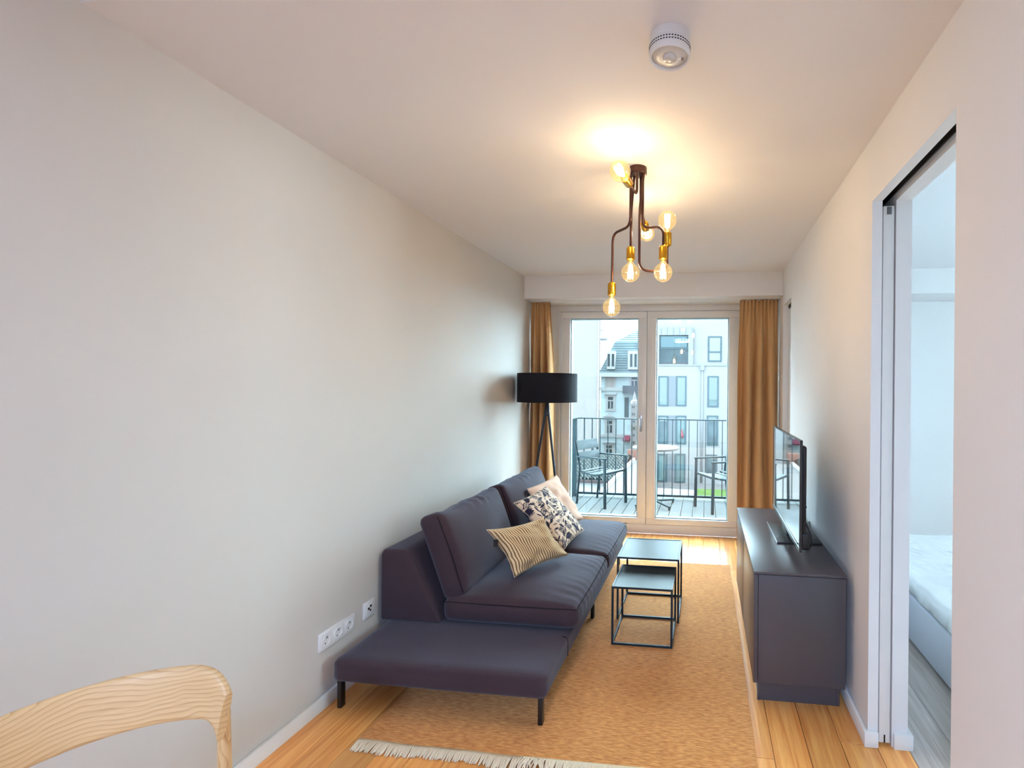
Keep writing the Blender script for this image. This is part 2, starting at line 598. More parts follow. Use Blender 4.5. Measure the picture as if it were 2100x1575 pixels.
# ================================================================== RUG
def rug_mat():
    m = bpy.data.materials.new('mustard_wool')
    m.use_nodes = True
    nt = m.node_tree
    L = nt.links.new
    p = nt.nodes['Principled BSDF']
    tc = nt.nodes.new('ShaderNodeTexCoord')

    def nz(sc, scale, det=4):
        mp = nt.nodes.new('ShaderNodeMapping')
        mp.inputs['Scale'].default_value = sc
        L(tc.outputs['Object'], mp.inputs[0])
        n = nt.nodes.new('ShaderNodeTexNoise')
        n.inputs['Scale'].default_value = scale
        n.inputs['Detail'].default_value = det
        L(mp.outputs[0], n.inputs['Vector'])
        return n
    a = nz((2.2, 12.0, 1), 13, 6)
    b = nz((1, 1.6, 1), 2.2, 3)
    c = nz((3.0, 16.0, 1), 15, 4)
    r1 = nt.nodes.new('ShaderNodeValToRGB')
    e = r1.color_ramp.elements
    e[0].position, e[1].position = 0.34, 0.66
    e[0].color = (*srgb(186, 114, 52), 1)
    e[1].color = (*srgb(226, 158, 88), 1)
    L(a.outputs['Fac'], r1.inputs[0])
    r2 = nt.nodes.new('ShaderNodeValToRGB')
    r2.color_ramp.elements[0].position, r2.color_ramp.elements[1].position = 0.27, 0.36
    r2.color_ramp.elements[0].color = (0.42, 0.36, 0.28, 1)
    r2.color_ramp.elements[1].color = (1, 1, 1, 1)
    L(c.outputs['Fac'], r2.inputs[0])
    mx = nt.nodes.new('ShaderNodeMixRGB')
    mx.blend_type = 'MULTIPLY'
    mx.inputs[0].default_value = 1
    L(r1.outputs[0], mx.inputs[1])
    L(r2.outputs[0], mx.inputs[2])
    r3 = nt.nodes.new('ShaderNodeValToRGB')
    r3.color_ramp.elements[0].position, r3.color_ramp.elements[1].position = 0.3, 0.7
    r3.color_ramp.elements[0].color = (0.88, 0.86, 0.82, 1)
    r3.color_ramp.elements[1].color = (1, 1, 1, 1)
    L(b.outputs['Fac'], r3.inputs[0])
    m2 = nt.nodes.new('ShaderNodeMixRGB')
    m2.blend_type = 'MULTIPLY'
    m2.inputs[0].default_value = 1
    L(mx.outputs[0], m2.inputs[1])
    L(r3.outputs[0], m2.inputs[2])
    L(m2.outputs[0], p.inputs['Base Color'])
    p.inputs['Roughness'].default_value = 0.9
    p.inputs['Sheen Weight'].default_value = 0.35
    p.inputs['Sheen Roughness'].default_value = 0.4
    p.inputs['Specular IOR Level'].default_value = 0.15
    bp = nt.nodes.new('ShaderNodeBump')
    bp.inputs['Strength'].default_value = 0.5
    bp.inputs['Distance'].default_value = 0.004
    L(c.outputs['Fac'], bp.inputs['Height'])
    L(bp.outputs[0], p.inputs['Normal'])
    MATS['mustard_wool'] = m
    return m


RX0, RX1, RY0, RY1, RZ = -1.392, 0.215, 1.842, 4.045, 0.011
rug = thing('rug', 'mustard yellow woven rug with cream fringe under the dark sofa', 'rug', ((RX0 + RX1) / 2, RY0, 0))
rg = MB()
nx, ny = 40, 50
rv, rf = [], []


def rug_pt(u, v):
    x = RX0 + (RX1 - RX0) * u + 0.006 * noise.noise((v * 7, 3.1, u * 2))
    y = RY0 + (RY1 - RY0) * v + 0.010 * noise.noise((u * 6, 1.7, 0)) * (1 - v)
    return x, y


for j in range(ny + 1):
    for i in range(nx + 1):
        x, y = rug_pt(i / nx, j / ny)
        rv.append((x, y, RZ + 0.0006 * noise.noise((x * 9, y * 9, 0))))
for j in range(ny):
    for i in range(nx):
        a = j * (nx + 1) + i
        rf.append((a, a + 1, a + nx + 2, a + nx + 1))
bord = ([i for i in range(nx + 1)] + [j * (nx + 1) + nx for j in range(1, ny + 1)] + [ny * (nx + 1) + i for i in range(nx - 1, -1, -1)] + [j * (nx + 1) for j in range(ny - 1, 0, -1)])
nb = len(rv)
for b in bord:
    rv.append((rv[b][0], rv[b][1], 0.0005))
for k in range(len(bord)):
    k2 = (k + 1) % len(bord)
    rf.append((bord[k], nb + k, nb + k2, bord[k2]))
rg.add(rv, rf).build('pile', rug_mat(), rug, smooth=True, angle=50)
fg = MB()
rnd = random.Random(3)
for k in range(520):
    u = (k + 0.5) / 520
    x, y = rug_pt(u, 0)
    tang = math.exp(-((x + 0.66) / 0.06) ** 2)
    lift = 0.012 * tang + 0.004
    ln = 0.050 + rnd.uniform(-0.008, 0.012) + 0.022 * noise.noise((x * 6, 0, 2))
    sw = 0.014 * noise.noise((x * 8, 5, 0)) + rnd.uniform(-0.006, 0.006) + 0.035 * tang * rnd.uniform(-1, 1)
    z0 = 0.009
    hgt = rnd.uniform(0.4, 1.0) * lift + 0.004
    fg.tube([(x, y + 0.004, z0), (x + sw * 0.3, y - ln * 0.35, z0 + hgt * 0.6), (x + sw * 0.8, y - ln * 0.75, 0.003 + hgt * 0.7), (x + sw, y - ln, 0.0028 + hgt * 0.25)],
            [0.0024, 0.0030, 0.0030, 0.0020], seg=5)
fr_o = fg.build('fringe', mat('cream_fringe', srgb(226, 208, 180), 0.9, spec=0.1), rug, smooth=True)
fr_o['kind'] = 'stuff'
fr_o['label'] = 'cream knotted fringe along the near end of the rug'

# ================================================================== SOFA
FAB = mat('charcoal_plum_fabric', srgb(62, 46, 52), 0.85, spec=0.25, sheen=0.22, sheen_tint=(0.62, 0.78, 1.0), var=0.13, scale=260, bump=0.25, bscale=420)  # blue sheen tint puts cool window light into the fabric colour
SEAM = mat('dark_seam', srgb(38, 32, 38), 0.9, spec=0.1)
LEGM = mat('black_sofa_leg', (0.010, 0.009, 0.010), 0.35)
sofa = thing('sofa', 'dark charcoal two seat sofa with open platform end beside the greige wall', 'sofa', (-1.15, 3.0, 0))


def soft_block(name, lo, hi, r, parent, crown=0.0, n=(8, 12, 4), wr=0.0, seed=0.0):
    c = [(lo[a] + hi[a]) / 2 for a in range(3)]
    h = [(hi[a] - lo[a]) / 2 for a in range(3)]

    def fn(p, u):
        q = Vector(p)
        if crown and u.z > 0:
            q.z += crown * (1 - u.x ** 2) * (1 - u.y ** 2) * u.z
        if wr:
            q += wr * Vector((noise.noise((q.x * 9 + seed, q.y * 9, q.z * 9)), noise.noise((q.y * 9, q.x * 9 + seed, 4)), noise.noise((q.x * 7, q.y * 13 + seed, 9))))
        return q + Vector(c)
    return MB().add(*rbox_grid(h, r, n, fn)).build(name, FAB, parent, smooth=True)


PX0, PX1 = -1.648, -0.660
soft_block('platform', (PX0, 2.0, 0.125), (PX1, 3.985, 0.228), 0.024, sofa, 0.0, (24, 56, 10), 0.0015, 5)
MB().tube([(PX1 - 0.03, 2.34, 0.2285), (PX1 - 0.010, 2.34, 0.225), (PX1 - 0.001, 2.34, 0.212), (PX1 + 0.0005, 2.34, 0.18), (PX1 + 0.0003, 2.34, 0.135)], 0.0022, 6).build('platform_seam', SEAM, sofa, smooth=True)
# back frame with sloping front
bk = MB()
prof = [(-1.685, 0.226), (-1.685, 0.570), (-1.672, 0.598), (-1.560, 0.603), (-1.535, 0.590), (-1.352, 0.226)]
bk.prism(prof, 1, 2.378, 3.980)
bk.build('backrest_frame', FAB, sofa, bevel=0.014, bseg=3)


def seat_cushion(y0, y1, seed):
    lo, hi = (-1.348, y0, 0.229), (-0.628, y1, 0.352)
    c = [(lo[a] + hi[a]) / 2 for a in range(3)]
    h = [(hi[a] - lo[a]) / 2 for a in range(3)]

    def fn(p, u):
        q = Vector(p)
        puff = max(0, (1 - abs(u.x) ** 3)) * max(0, (1 - abs(u.y) ** 3))
        if u.z > 0:
            q.z += 0.046 * puff * u.z
        side = 1 - u.z ** 2
        q.x += math.copysign(0.012, u.x) * side * (abs(u.x) ** 6) * (1 - u.y ** 4)
        q.y += math.copysign(0.010, u.y) * side * (abs(u.y) ** 6) * (1 - u.x ** 4)
        # creases pulling in from the front edge
        cr = math.exp(-((u.x - 0.95) / 0.35) ** 2)
        w = math.sin(q.y * 95 + 3 * noise.noise((q.x * 4, q.y * 3, seed)) + q.x * 18)
        q.z += 0.0022 * w * cr * (1 if u.z > -0.2 else 0)
        q.x += 0.0018 * w * cr * side
        q.z += 0.005 * noise.noise((q.x * 5 + seed, q.y * 5, 0)) * (u.z > 0)
        return q + Vector(c)
    v, f = rbox_grid(h, 0.042, (26, 44, 10), fn)
    s = MB().add(v, f).build('seat_cushion', FAB, sofa, smooth=True)
    # seam around the top edge
    pts = []
    ex, ey, ez = h[0] - 0.010, h[1] - 0.009, h[2] - 0.014
    N = 20
    loop = [(-ex + 2 * ex * t / N, -ey) for t in range(N)] + [(ex, -ey + 2 * ey * t / N) for t in range(N)] + [(ex - 2 * ex * t / N, ey) for t in range(N)] + [(-ex, ey - 2 * ey * t / N) for t in range(N + 1)]
    for x, y in loop:
        ux, uy = x / h[0], y / h[1]
        cx_ = 0.006 if abs(ux) > 0.9 and abs(uy) > 0.9 else 0.0
        bulge = 0.012 * 0.65
        px = x + (math.copysign(bulge * (1 - uy ** 4) - cx_, x) if abs(abs(x) - ex) < 1e-6 else 0)
        py = y + (math.copysign(bulge * 0.85 * (1 - ux ** 4) - cx_, y) if abs(abs(y) - ey) < 1e-6 else 0)
        pts.append((px + c[0], py + c[1], ez + c[2]))
    MB().tube(pts, 0.0022, 6, cap=False).build('seam', SEAM, s, smooth=True)
    return s


seat_cushion(2.388, 3.172, 1.3)
seat_cushion(3.186, 3.985, 8.1)


def back_cushion(y0, y1, seed, dx=0.0, dz=0.0):
    # local: x thickness (front +), y length, z height; leaned back
    h = (0.066, (y1 - y0) / 2, 0.232)
    lean = R(-20.5)
    rot = Matrix.Rotation(lean, 3, 'Y')
    c = Vector((-1.372 + dx, (y0 + y1) / 2, 0.556 + dz))

    def fn(p, u):
        q = Vector(p)
        puff = max(0, (1 - abs(u.z) ** 2.6)) * max(0, (1 - abs(u.y) ** 3))
        if u.x > 0:
            q.x += 0.062 * puff * u.x
        q.x += 0.012 * noise.noise((q.y * 4 + seed, q.z * 4, 0)) * max(u.x, 0)
        # sagging top edge, corners up
        q.z += (0.012 * abs(u.y) ** 4 - 0.010) * max(u.z, 0) + 0.012 * noise.noise((q.y * 5, seed, 1)) * max(u.z, 0) ** 2
        side = abs(u.y) ** 6
        q.y += math.copysign(0.004, u.y) * side * math.sin(q.z * 110 + 4 * u.x) * (1 - abs(u.x))
        # pinch crease near the top edge
        g = math.exp(-((q.y - 0.06 + seed * 0.01) / 0.09) ** 2) * math.exp(-((u.z - 0.93) / 0.14) ** 2)
        q.x += -0.016 * g * math.sin(q.y * 75 - q.z * 45) * max(u.x, 0)
        q.z += 0.010 * g * math.sin(q.y * 60)
        return rot @ q + c
    v, f = rbox_grid(h, 0.042, (10, 44, 30), fn)
    s = MB().add(v, f).build('back_cushion', FAB, sofa, smooth=True)
    pts = []
    for side in (-1,):
        for t in range(25):
            z = -h[2] + 0.02 + (2 * h[2] - 0.04) * t / 24
            uz = z / h[2]
            pts.append(rot @ Vector((h[0] - 0.014 + 0.006 * (1 - uz * uz), -h[1] + 0.009, z)) + c)
    MB().tube(pts, 0.0026, 6).build('seam', SEAM, s, smooth=True)
    return s


back_cushion(2.415, 3.165, 0.4, 0.0, -0.002)
back_cushion(3.175, 3.965, 5.2, 0.012, 0.008)
for lx, ly, lz in ((-1.628, 2.035, 0.0), (-0.688, 2.028, RZ + 0.001), (-0.688, 3.93, RZ + 0.001), (-1.628, 3.93, 0.0), (-0.688, 3.0, RZ + 0.001)):
    MB().box((lx - 0.010, ly - 0.014, lz), (lx + 0.010, ly + 0.014, 0.1265)).build('leg', LEGM, sofa, bevel=0.002)

# ================================================================== THROW PILLOWS


def pillow_mesh(c00, c10, c11, c01, t, pinch=0.06, n=26, wr=0.006, seed=0.0, edge=0.0):
    """c00..c01 corners in order around; t half thickness"""
    c = [Vector(x) for x in (c00, c10, c11, c01)]
    nrm = ((c[1] - c[0]).cross(c[3] - c[0])).normalized()
    v, f, uv = [], [], []
    ids = {}

    def pos(u, w, s):
        uu = u * (1 - pinch * (1 - w * w))
        ww = w * (1 - pinch * (1 - u * u))
        a, b = (uu + 1) / 2, (ww + 1) / 2
        p = c[0] * (1 - a) * (1 - b) + c[1] * a * (1 - b) + c[2] * a * b + c[3] * (1 - a) * b
        h = (max(0, 1 - u * u) * max(0, 1 - w * w)) ** 0.42
        k = wr * noise.noise((u * 2.4 + seed, w * 2.4, s * 3)) * h * 2
        k += wr * 0.6 * math.sin(9 * (u * 0.6 + w) + 5 * noise.noise((u * 2, w * 2, seed))) * (1 - h) * (1 if max(abs(u), abs(w)) < 0.999 else 0)
        return p + nrm * (s * (t * h) + k)
    for s in (1, -1):
        for j in range(n + 1):
            for i in range(n + 1):
                u, w = -1 + 2 * i / n, -1 + 2 * j / n
                u, w = math.sin(u * PI / 2) * 0.35 + u * 0.65, math.sin(w * PI / 2) * 0.35 + w * 0.65
                rim = i in (0, n) or j in (0, n)
                key = (i, j, 0 if rim else s)
                if key not in ids:
                    ids[key] = len(v)
                    v.append(pos(u, w, 0 if rim else s))
                    uv.append(((u + 1) / 2, (w + 1) / 2))
        for j in range(n):
            for i in range(n):
                q = [ids.get((a, b, s), ids.get((a, b, 0))) for a, b in ((i, j), (i + 1, j), (i + 1, j + 1), (i, j + 1))]
                f.append(tuple(q) if s > 0 else tuple(q[::-1]))
    m = MB().add(v, f)
    m.uv = uv
    rim = [ids[(i, 0, 0)] for i in range(n)] + [ids[(n, j, 0)] for j in range(n)] + [ids[(n - i, n, 0)] for i in range(n)] + [ids[(0, n - j, 0)] for j in range(n + 1)]
    return m, [v[k] for k in rim]


def N(nt, typ, **kw):
    n = nt.nodes.new(typ)
    for k, val in kw.items():
        setattr(n, k, val)
    return n


def mth(nt, op, a, b=None, c=None):
    n = nt.nodes.new('ShaderNodeMath')
    n.operation = op
    for i, x in enumerate((a, b, c)):
        if x is None:
            continue
        if isinstance(x, (int, float)):
            n.inputs[i].default_value = x
        else:
            nt.links.new(x, n.inputs[i])
    return n.outputs[0]


def floral_mat():
    m = bpy.data.materials.new('floral_print_cotton')
    m.use_nodes = True
    nt = m.node_tree
    L = nt.links.new
    p = nt.nodes['Principled BSDF']
    tc = N(nt, 'ShaderNodeTexCoord')

    def leaves(scale, off, ln, wd, vein, thr):
        mp = N(nt, 'ShaderNodeMapping')
        mp.inputs['Scale'].default_value = (scale, scale, 1)
        mp.inputs['Location'].default_value = (off, off * 0.7, 0)
        L(tc.outputs['UV'], mp.inputs[0])
        vo = N(nt, 'ShaderNodeTexVoronoi')
        vo.voronoi_dimensions = '2D'
        vo.inputs['Scale'].default_value = 1
        vo.inputs['Randomness'].default_value = 0.75
        L(mp.outputs[0], vo.inputs['Vector'])
        d = N(nt, 'ShaderNodeVectorMath', operation='SUBTRACT')
        L(mp.outputs[0], d.inputs[0])
        L(vo.outputs['Position'], d.inputs[1])
        sp = N(nt, 'ShaderNodeSeparateColor')
        L(vo.outputs['Color'], sp.inputs[0])
        rt = N(nt, 'ShaderNodeVectorRotate')
        rt.rotation_type = 'Z_AXIS'
        L(d.outputs[0], rt.inputs['Vector'])
        L(mth(nt, 'MULTIPLY', sp.outputs[0], 6.283), rt.inputs['Angle'])
        xyz = N(nt, 'ShaderNodeSeparateXYZ')
        L(rt.outputs[0], xyz.inputs[0])
        x, y = xyz.outputs[0], mth(nt, 'ABSOLUTE', xyz.outputs[1])
        xr = mth(nt, 'DIVIDE', x, ln)
        env = mth(nt, 'MULTIPLY', mth(nt, 'SUBTRACT', 1.0, mth(nt, 'MULTIPLY', xr, xr)), wd)
        inside = mth(nt, 'LESS_THAN', y, env)
        outline = mth(nt, 'GREATER_THAN', y, mth(nt, 'MULTIPLY', env, 0.72))
        fr = mth(nt, 'FRACT', mth(nt, 'ADD', mth(nt, 'MULTIPLY', x, vein), mth(nt, 'MULTIPLY', y, -vein * 0.9)))
        stripes = mth(nt, 'LESS_THAN', fr, 0.5)
        mid = mth(nt, 'LESS_THAN', y, 0.012)
        solid = mth(nt, 'GREATER_THAN', sp.outputs[1], thr)
        body = mth(nt, 'MAXIMUM', mth(nt, 'MAXIMUM', stripes, outline), mth(nt, 'MAXIMUM', mid, solid))
        stem = mth(nt, 'MULTIPLY', mth(nt, 'LESS_THAN', y, 0.014), mth(nt, 'LESS_THAN', mth(nt, 'ABSOLUTE', x), ln * 1.35))
        return mth(nt, 'MAXIMUM', mth(nt, 'MULTIPLY', inside, body), stem)
    a = leaves(4.6, 0.3, 0.52, 0.21, 10.0, 0.70)
    b = mth(nt, 'MAXIMUM', leaves(7.0, 5.1, 0.46, 0.16, 7.0, 0.5), leaves(9.0, 2.7, 0.44, 0.13, 6.0, 0.4))
    # small dots
    mp = N(nt, 'ShaderNodeMapping')
    mp.inputs['Scale'].default_value = (26, 26, 1)
    L(tc.outputs['UV'], mp.inputs[0])
    vd = N(nt, 'ShaderNodeTexVoronoi')
    vd.voronoi_dimensions = '2D'
    vd.inputs['Scale'].default_value = 1
    L(mp.outputs[0], vd.inputs['Vector'])
    dots = mth(nt, 'LESS_THAN', vd.outputs['Distance'], 0.24)
    nz = N(nt, 'ShaderNodeTexNoise')
    nz.inputs['Scale'].default_value = 5
    L(tc.outputs['UV'], nz.inputs['Vector'])
    dots = mth(nt, 'MULTIPLY', dots, mth(nt, 'GREATER_THAN', nz.outputs['Fac'], 0.56))
    tot = mth(nt, 'MAXIMUM', mth(nt, 'MAXIMUM', a, b), dots)
    mx = N(nt, 'ShaderNodeMixRGB')
    mx.inputs[1].default_value = (*srgb(232, 208, 184), 1)
    mx.inputs[2].default_value = (*srgb(50, 46, 66), 1)
    L(tot, mx.inputs[0])
    L(mx.outputs[0], p.inputs['Base Color'])
    p.inputs['Roughness'].default_value = 0.85
    p.inputs['Specular IOR Level'].default_value = 0.2
    return m


def stripe_mat():
    m = bpy.data.materials.new('ticking_stripe_cotton')
    m.use_nodes = True
    nt = m.node_tree
    L = nt.links.new
    p = nt.nodes['Principled BSDF']
    tc = N(nt, 'ShaderNodeTexCoord')
    xyz = N(nt, 'ShaderNodeSeparateXYZ')
    L(tc.outputs['UV'], xyz.inputs[0])
    nz = N(nt, 'ShaderNodeTexNoise')
    nz.inputs['Scale'].default_value = 2
    L(tc.outputs['UV'], nz.inputs['Vector'])
    x = mth(nt, 'ADD', xyz.outputs[0], mth(nt, 'MULTIPLY', nz.outputs['Fac'], 0.008))
    s = mth(nt, 'LESS_THAN', mth(nt, 'FRACT', mth(nt, 'MULTIPLY', x, 25)), 0.45)
    mx = N(nt, 'ShaderNodeMixRGB')
    mx.inputs[1].default_value = (*srgb(232, 205, 160), 1)
    mx.inputs[2].default_value = (*srgb(136, 104, 70), 1)
    L(s, mx.inputs[0])
    L(mx.outputs[0], p.inputs['Base Color'])
    p.inputs['Roughness'].default_value = 0.8
    p.inputs['Specular IOR Level'].default_value = 0.25
    return m


def pillow(name, label, corners, t, material, seamm, **kw):
    m, rim = pillow_mesh(*corners, t, **kw)
    z0 = min(p[2] for p in m.v)
    cx_ = sum(p[0] for p in m.v) / len(m.v)
    cy_ = sum(p[1] for p in m.v) / len(m.v)
    th = thing(name, label, 'pillow', (cx_, cy_, z0), group='throw pillows on the sofa')
    b = m.build('cover', material, th, smooth=True)
    MB().tube(rim, 0.0022, 6, cap=False).build('edge_seam', seamm, th, smooth=True)
    return th


CREAM = mat('cream_seam', srgb(205, 185, 160), 0.9)
st = pillow('throw_pillow', 'cream and ochre striped lumbar pillow lying on the near seat cushion',
            ((-1.035, 2.585, 0.405), (-0.825, 2.925, 0.425), (-0.985, 2.915, 0.655), (-1.195, 2.575, 0.665)), 0.058, stripe_mat(), CREAM, pinch=0.14, seed=2.2, wr=0.016)
# woven tag on its left seam
MB().box((-1.149, 2.566, 0.575), (-1.125, 2.574, 0.615)).build('woven_tag', BLACKM, st)
pillow('throw_pillow', 'cream square pillow with dark leaf print, leaning between two other pillows',
       ((-0.895, 3.060, 0.408), (-0.865, 3.470, 0.418), (-1.160, 3.480, 0.725), (-1.240, 3.070, 0.695)), 0.054, floral_mat(), CREAM, pinch=0.055, seed=7.7, wr=0.006)
pillow('throw_pillow', 'plain blush pink pillow farthest back, behind the leaf printed pillow',
       ((-1.075, 3.375, 0.412), (-0.940, 3.760, 0.417), (-1.182, 3.815, 0.745), (-1.278, 3.415, 0.715)), 0.042,
       mat('blush_linen', srgb(226, 190, 168), 0.85, spec=0.2, bump=0.2, bscale=300), CREAM, pinch=0.05, seed=3.9, wr=0.010)

# ================================================================== NESTING TABLES
TBL = mat('teal_black_lacquer', (0.022, 0.032, 0.040), 0.40, spec=0.2)


def nest_table(label, x0, x1, y0, y1, zt, z0, front_rail):
    t = thing('side_table', label, 'table', ((x0 + x1) / 2, (y0 + y1) / 2, z0), group='nesting side tables')
    b = 0.012
    box('tabletop', (x0 + b, y0 + b, zt - 0.006), (x1 - b, y1 - b, zt - 0.0025), TBL, t)
    rim = MB()
    rim.box((x0, y0, zt - b), (x1, y0 + b, zt)).box((x0, y1 - b, zt - b), (x1, y1, zt))
    rim.box((x0, y0 + b, zt - b), (x0 + b, y1 - b, zt)).box((x1 - b, y0 + b, zt - b), (x1, y1 - b, zt))
    rim.build('top_frame', TBL, t, bevel=0.001, bseg=1)
    for lx in (x0, x1 - b):
        for ly in (y0, y1 - b):
            MB().box((lx, ly, z0), (lx + b, ly + b, zt - b)).build('leg', TBL, t, bevel=0.001, bseg=1)
    rails = [((x0, y0 + b, z0), (x0 + b, y1 - b, z0 + b)), ((x1 - b, y0 + b, z0), (x1, y1 - b, z0 + b)), ((x0 + b, y1 - b, z0), (x1 - b, y1, z0 + b))]
    if front_rail:
        rails.append(((x0 + b, y0, z0), (x1 - b, y0 + b, z0 + b)))
    for a, c in rails:
        MB().box(a, c).build('floor_rail', TBL, t, bevel=0.001, bseg=1)


nest_table('smaller black metal nesting table nearest the camera, on the rug', -0.513, -0.167, 2.702, 3.050, 0.340, RZ + 0.001, True)
nest_table('larger black metal nesting table standing behind the smaller one', -0.537, -0.147, 3.000, 3.392, 0.403, RZ + 0.001, False)

# ================================================================== TV CABINET AND TV
CAB = mat('slate_grey_laminate', srgb(76, 73, 80), 0.32, spec=0.5)
CABE = mat('slate_edge', srgb(30, 29, 34), 0.5)
cab = thing('tv_cabinet', 'low slate grey media cabinet along the right wall', 'cabinet', (0.44, 2.88, 0))
cy0, cy1 = 2.282, 3.480
cb = MB()
cb.box((0.252, cy0 + 0.002, 0.110), (0.638, cy1, 0.606))
cb.build('body', CAB, cab, bevel=0.0015)
box('shadow_gap', (0.256, cy0 + 0.008, 0.6055), (0.632, cy1 - 0.006, 0.6105), CABE, cab)
box('top_panel', (0.230, cy0 - 0.003, 0.610), (0.641, cy1 + 0.003, 0.622), CAB, cab, bevel=0.0015)
ym = (cy0 + cy1) / 2
for a, b in ((cy0 + 0.002, ym - 0.0015), (ym + 0.0015, cy1)):
    box('door', (0.232, a, 0.110), (0.2505, b, 0.6055), CAB, cab, bevel=0.0015)
pl = MB()
pl.box((0.262, cy0 + 0.056, 0.0), (0.622, cy1 - 0.05, 0.110))
pl.build('plinth', CAB, cab)
for xa in (0.256, 0.613):
    box('plinth_corner', (xa, cy0 + 0.053, 0.0), (xa + 0.014, cy0 + 0.067, 0.1095), CAB, cab, bevel=0.001)

scr = mat('glossy_tv_screen', (0.006, 0.007, 0.008), 0.02, spec=1.0, coat=1.0, ior=1.8)
TVB = mat('black_tv_plastic', (0.012, 0.012, 0.014), 0.35)
tv = thing('television', 'black flat television standing on the slate grey cabinet', 'television', (0.5, 2.9, 0.622))
ty0, ty1, tz0, tz1 = 2.371, 3.279, 0.688, 1.217
box('screen', (0.4495, ty0 + 0.008, tz0 + 0.018), (0.4520, ty1 - 0.008, tz1 - 0.008), scr, tv)
bz = MB()
bz.box((0.4475, ty0, tz0), (0.4600, ty1, tz0 + 0.018)).box((0.4475, ty0, tz1 - 0.008), (0.4600, ty1, tz1))
bz.box((0.4475, ty0, tz0 + 0.018), (0.4600, ty0 + 0.008, tz1 - 0.008)).box((0.4475, ty1 - 0.008, tz0 + 0.018), (0.4600, ty1, tz1 - 0.008))
bz.box((0.4525, ty0 + 0.008, tz0 + 0.018), (0.4600, ty1 - 0.008, tz1 - 0.008))
bz.build('bezel', mat('tv_bezel_black', (0.02, 0.02, 0.022), 0.25), tv)
hs = MB()
hs.box((0.4605, ty0 + 0.03, tz0 + 0.012), (0.487, ty1 - 0.03, tz1 - 0.03))
hs.build('back_housing', TVB, tv, bevel=0.018, bseg=4)
box('speaker_box', (0.4605, ty0 + 0.022, tz0 + 0.004), (0.504, ty1 - 0.022, tz0 + 0.085), TVB, tv, bevel=0.010, bseg=3)
ss = box('stand_base', (0.394, 2.703, 0.622), (0.630, 3.119, 0.632), TVB, tv, bevel=0.002)
box('base_edge', (0.3925, 2.7015, 0.6225), (0.3945, 3.1205, 0.6315), STEEL, ss)
box('stand_neck', (0.462, 2.82, 0.632), (0.498, 3.00, 0.694), TVB, tv, bevel=0.004)
MB().tube([(0.487, 2.52, 0.87), (0.510, 2.52, 0.868)], 0.005, 8).build('connector', TVB, tv, smooth=True)
cpts = [(0.487, 2.56, 0.79), (0.515, 2.555, 0.775), (0.533, 2.54, 0.73), (0.540, 2.53, 0.69), (0.530, 2.55, 0.65), (0.545, 2.66, 0.629), (0.575, 2.80, 0.628), (0.63, 3.0, 0.628), (0.655, 3.15, 0.628)]
MB().tube(cpts, 0.0045, 8).build('power_cable', TVB, tv, smooth=True)

# ================================================================== FLOOR LAMP
lx, ly = -1.392, 4.2
lamp = thing('floor_lamp', 'floor lamp with black drum shade on black tripod behind the sofa', 'floor lamp', (lx, ly, 0))
BLKF = mat('black_lamp_fabric', (0.006, 0.006, 0.010), 0.7, spec=0.2, bump=0.2, bscale=500)
NAVYM = mat('black_lamp_metal', (0.010, 0.013, 0.022), 0.4)
sh = MB()
sh.lathe([(0.263, 1.322), (0.263, 1.575), (0.260, 1.575), (0.260, 1.322), (0.263, 1.322)], (lx, ly, 0), seg=56, cap=False)
sh.build('lamp_shade', BLKF, lamp, smooth=True, angle=40)
MB().lathe([(0.010, 1.20), (0.024, 1.205), (0.022, 1.27), (0.014, 1.34), (0.014, 1.40)], (lx, ly, 0), seg=20).build('hub', NAVYM, lamp, smooth=True, angle=50)
MB().lathe([(0.018, 1.40), (0.018, 1.455), (0.012, 1.46)], (lx, ly, 0), seg=16).build('lamp_holder', NAVYM, lamp, smooth=True, angle=40)
MB().lathe([(0.012, 1.455), (0.014, 1.47), (0.028, 1.505), (0.030, 1.52), (0.022, 1.545), (0.001, 1.552)], (lx, ly, 0), seg=20).build('light_bulb', mat('opal_bulb', (0.8, 0.8, 0.78), 0.3), lamp, smooth=True)
sp_ = MB()
for k in range(3):
    a = k * 2 * PI / 3 + 0.4
    sp_.tube([(lx + 0.014 * math.cos(a), ly + 0.014 * math.sin(a), 1.395), (lx + 0.260 * math.cos(a), ly + 0.260 * math.sin(a), 1.395)], 0.002, 6)
sp_.build('shade_spider', NAVYM, lamp)
for la, de in ((-0.205, 0.05), (0.145, -0.17), (0.150, 0.165)):
    ex, ey = lx + 0.949 * la - 0.314 * de, ly + 0.314 * la + 0.949 * de
    d = Vector((ex - lx, ey - ly, 0)).normalized() * 0.012
    MB().tube([(lx + d.x, ly + d.y, 1.255), (ex, ey, 0.004)], [0.011, 0.0085], 10).build('leg', NAVYM, lamp, smooth=True, angle=40)

# ================================================================== CURTAINS
def curtain_mat():
    m = mat('tan_curtain_cotton', srgb(214, 168, 116), 0.85, spec=0.15, sheen=0.1, bump=0.15, bscale=400)
    nt = m.node_tree
    p = nt.nodes['Principled BSDF']
    o = [n for n in nt.nodes if n.type == 'OUTPUT_MATERIAL'][0]
    tl = nt.nodes.new('ShaderNodeBsdfTranslucent')
    tl.inputs[0].default_value = (*srgb(206, 160, 110), 1)
    mx = nt.nodes.new('ShaderNodeMixShader')
    mx.inputs[0].default_value = 0.22
    nt.links.new(p.outputs[0], mx.inputs[1])
    nt.links.new(tl.outputs[0], mx.inputs[2])
    nt.links.new(mx.outputs[0], o.inputs[0])
    return m


CURT = curtain_mat()


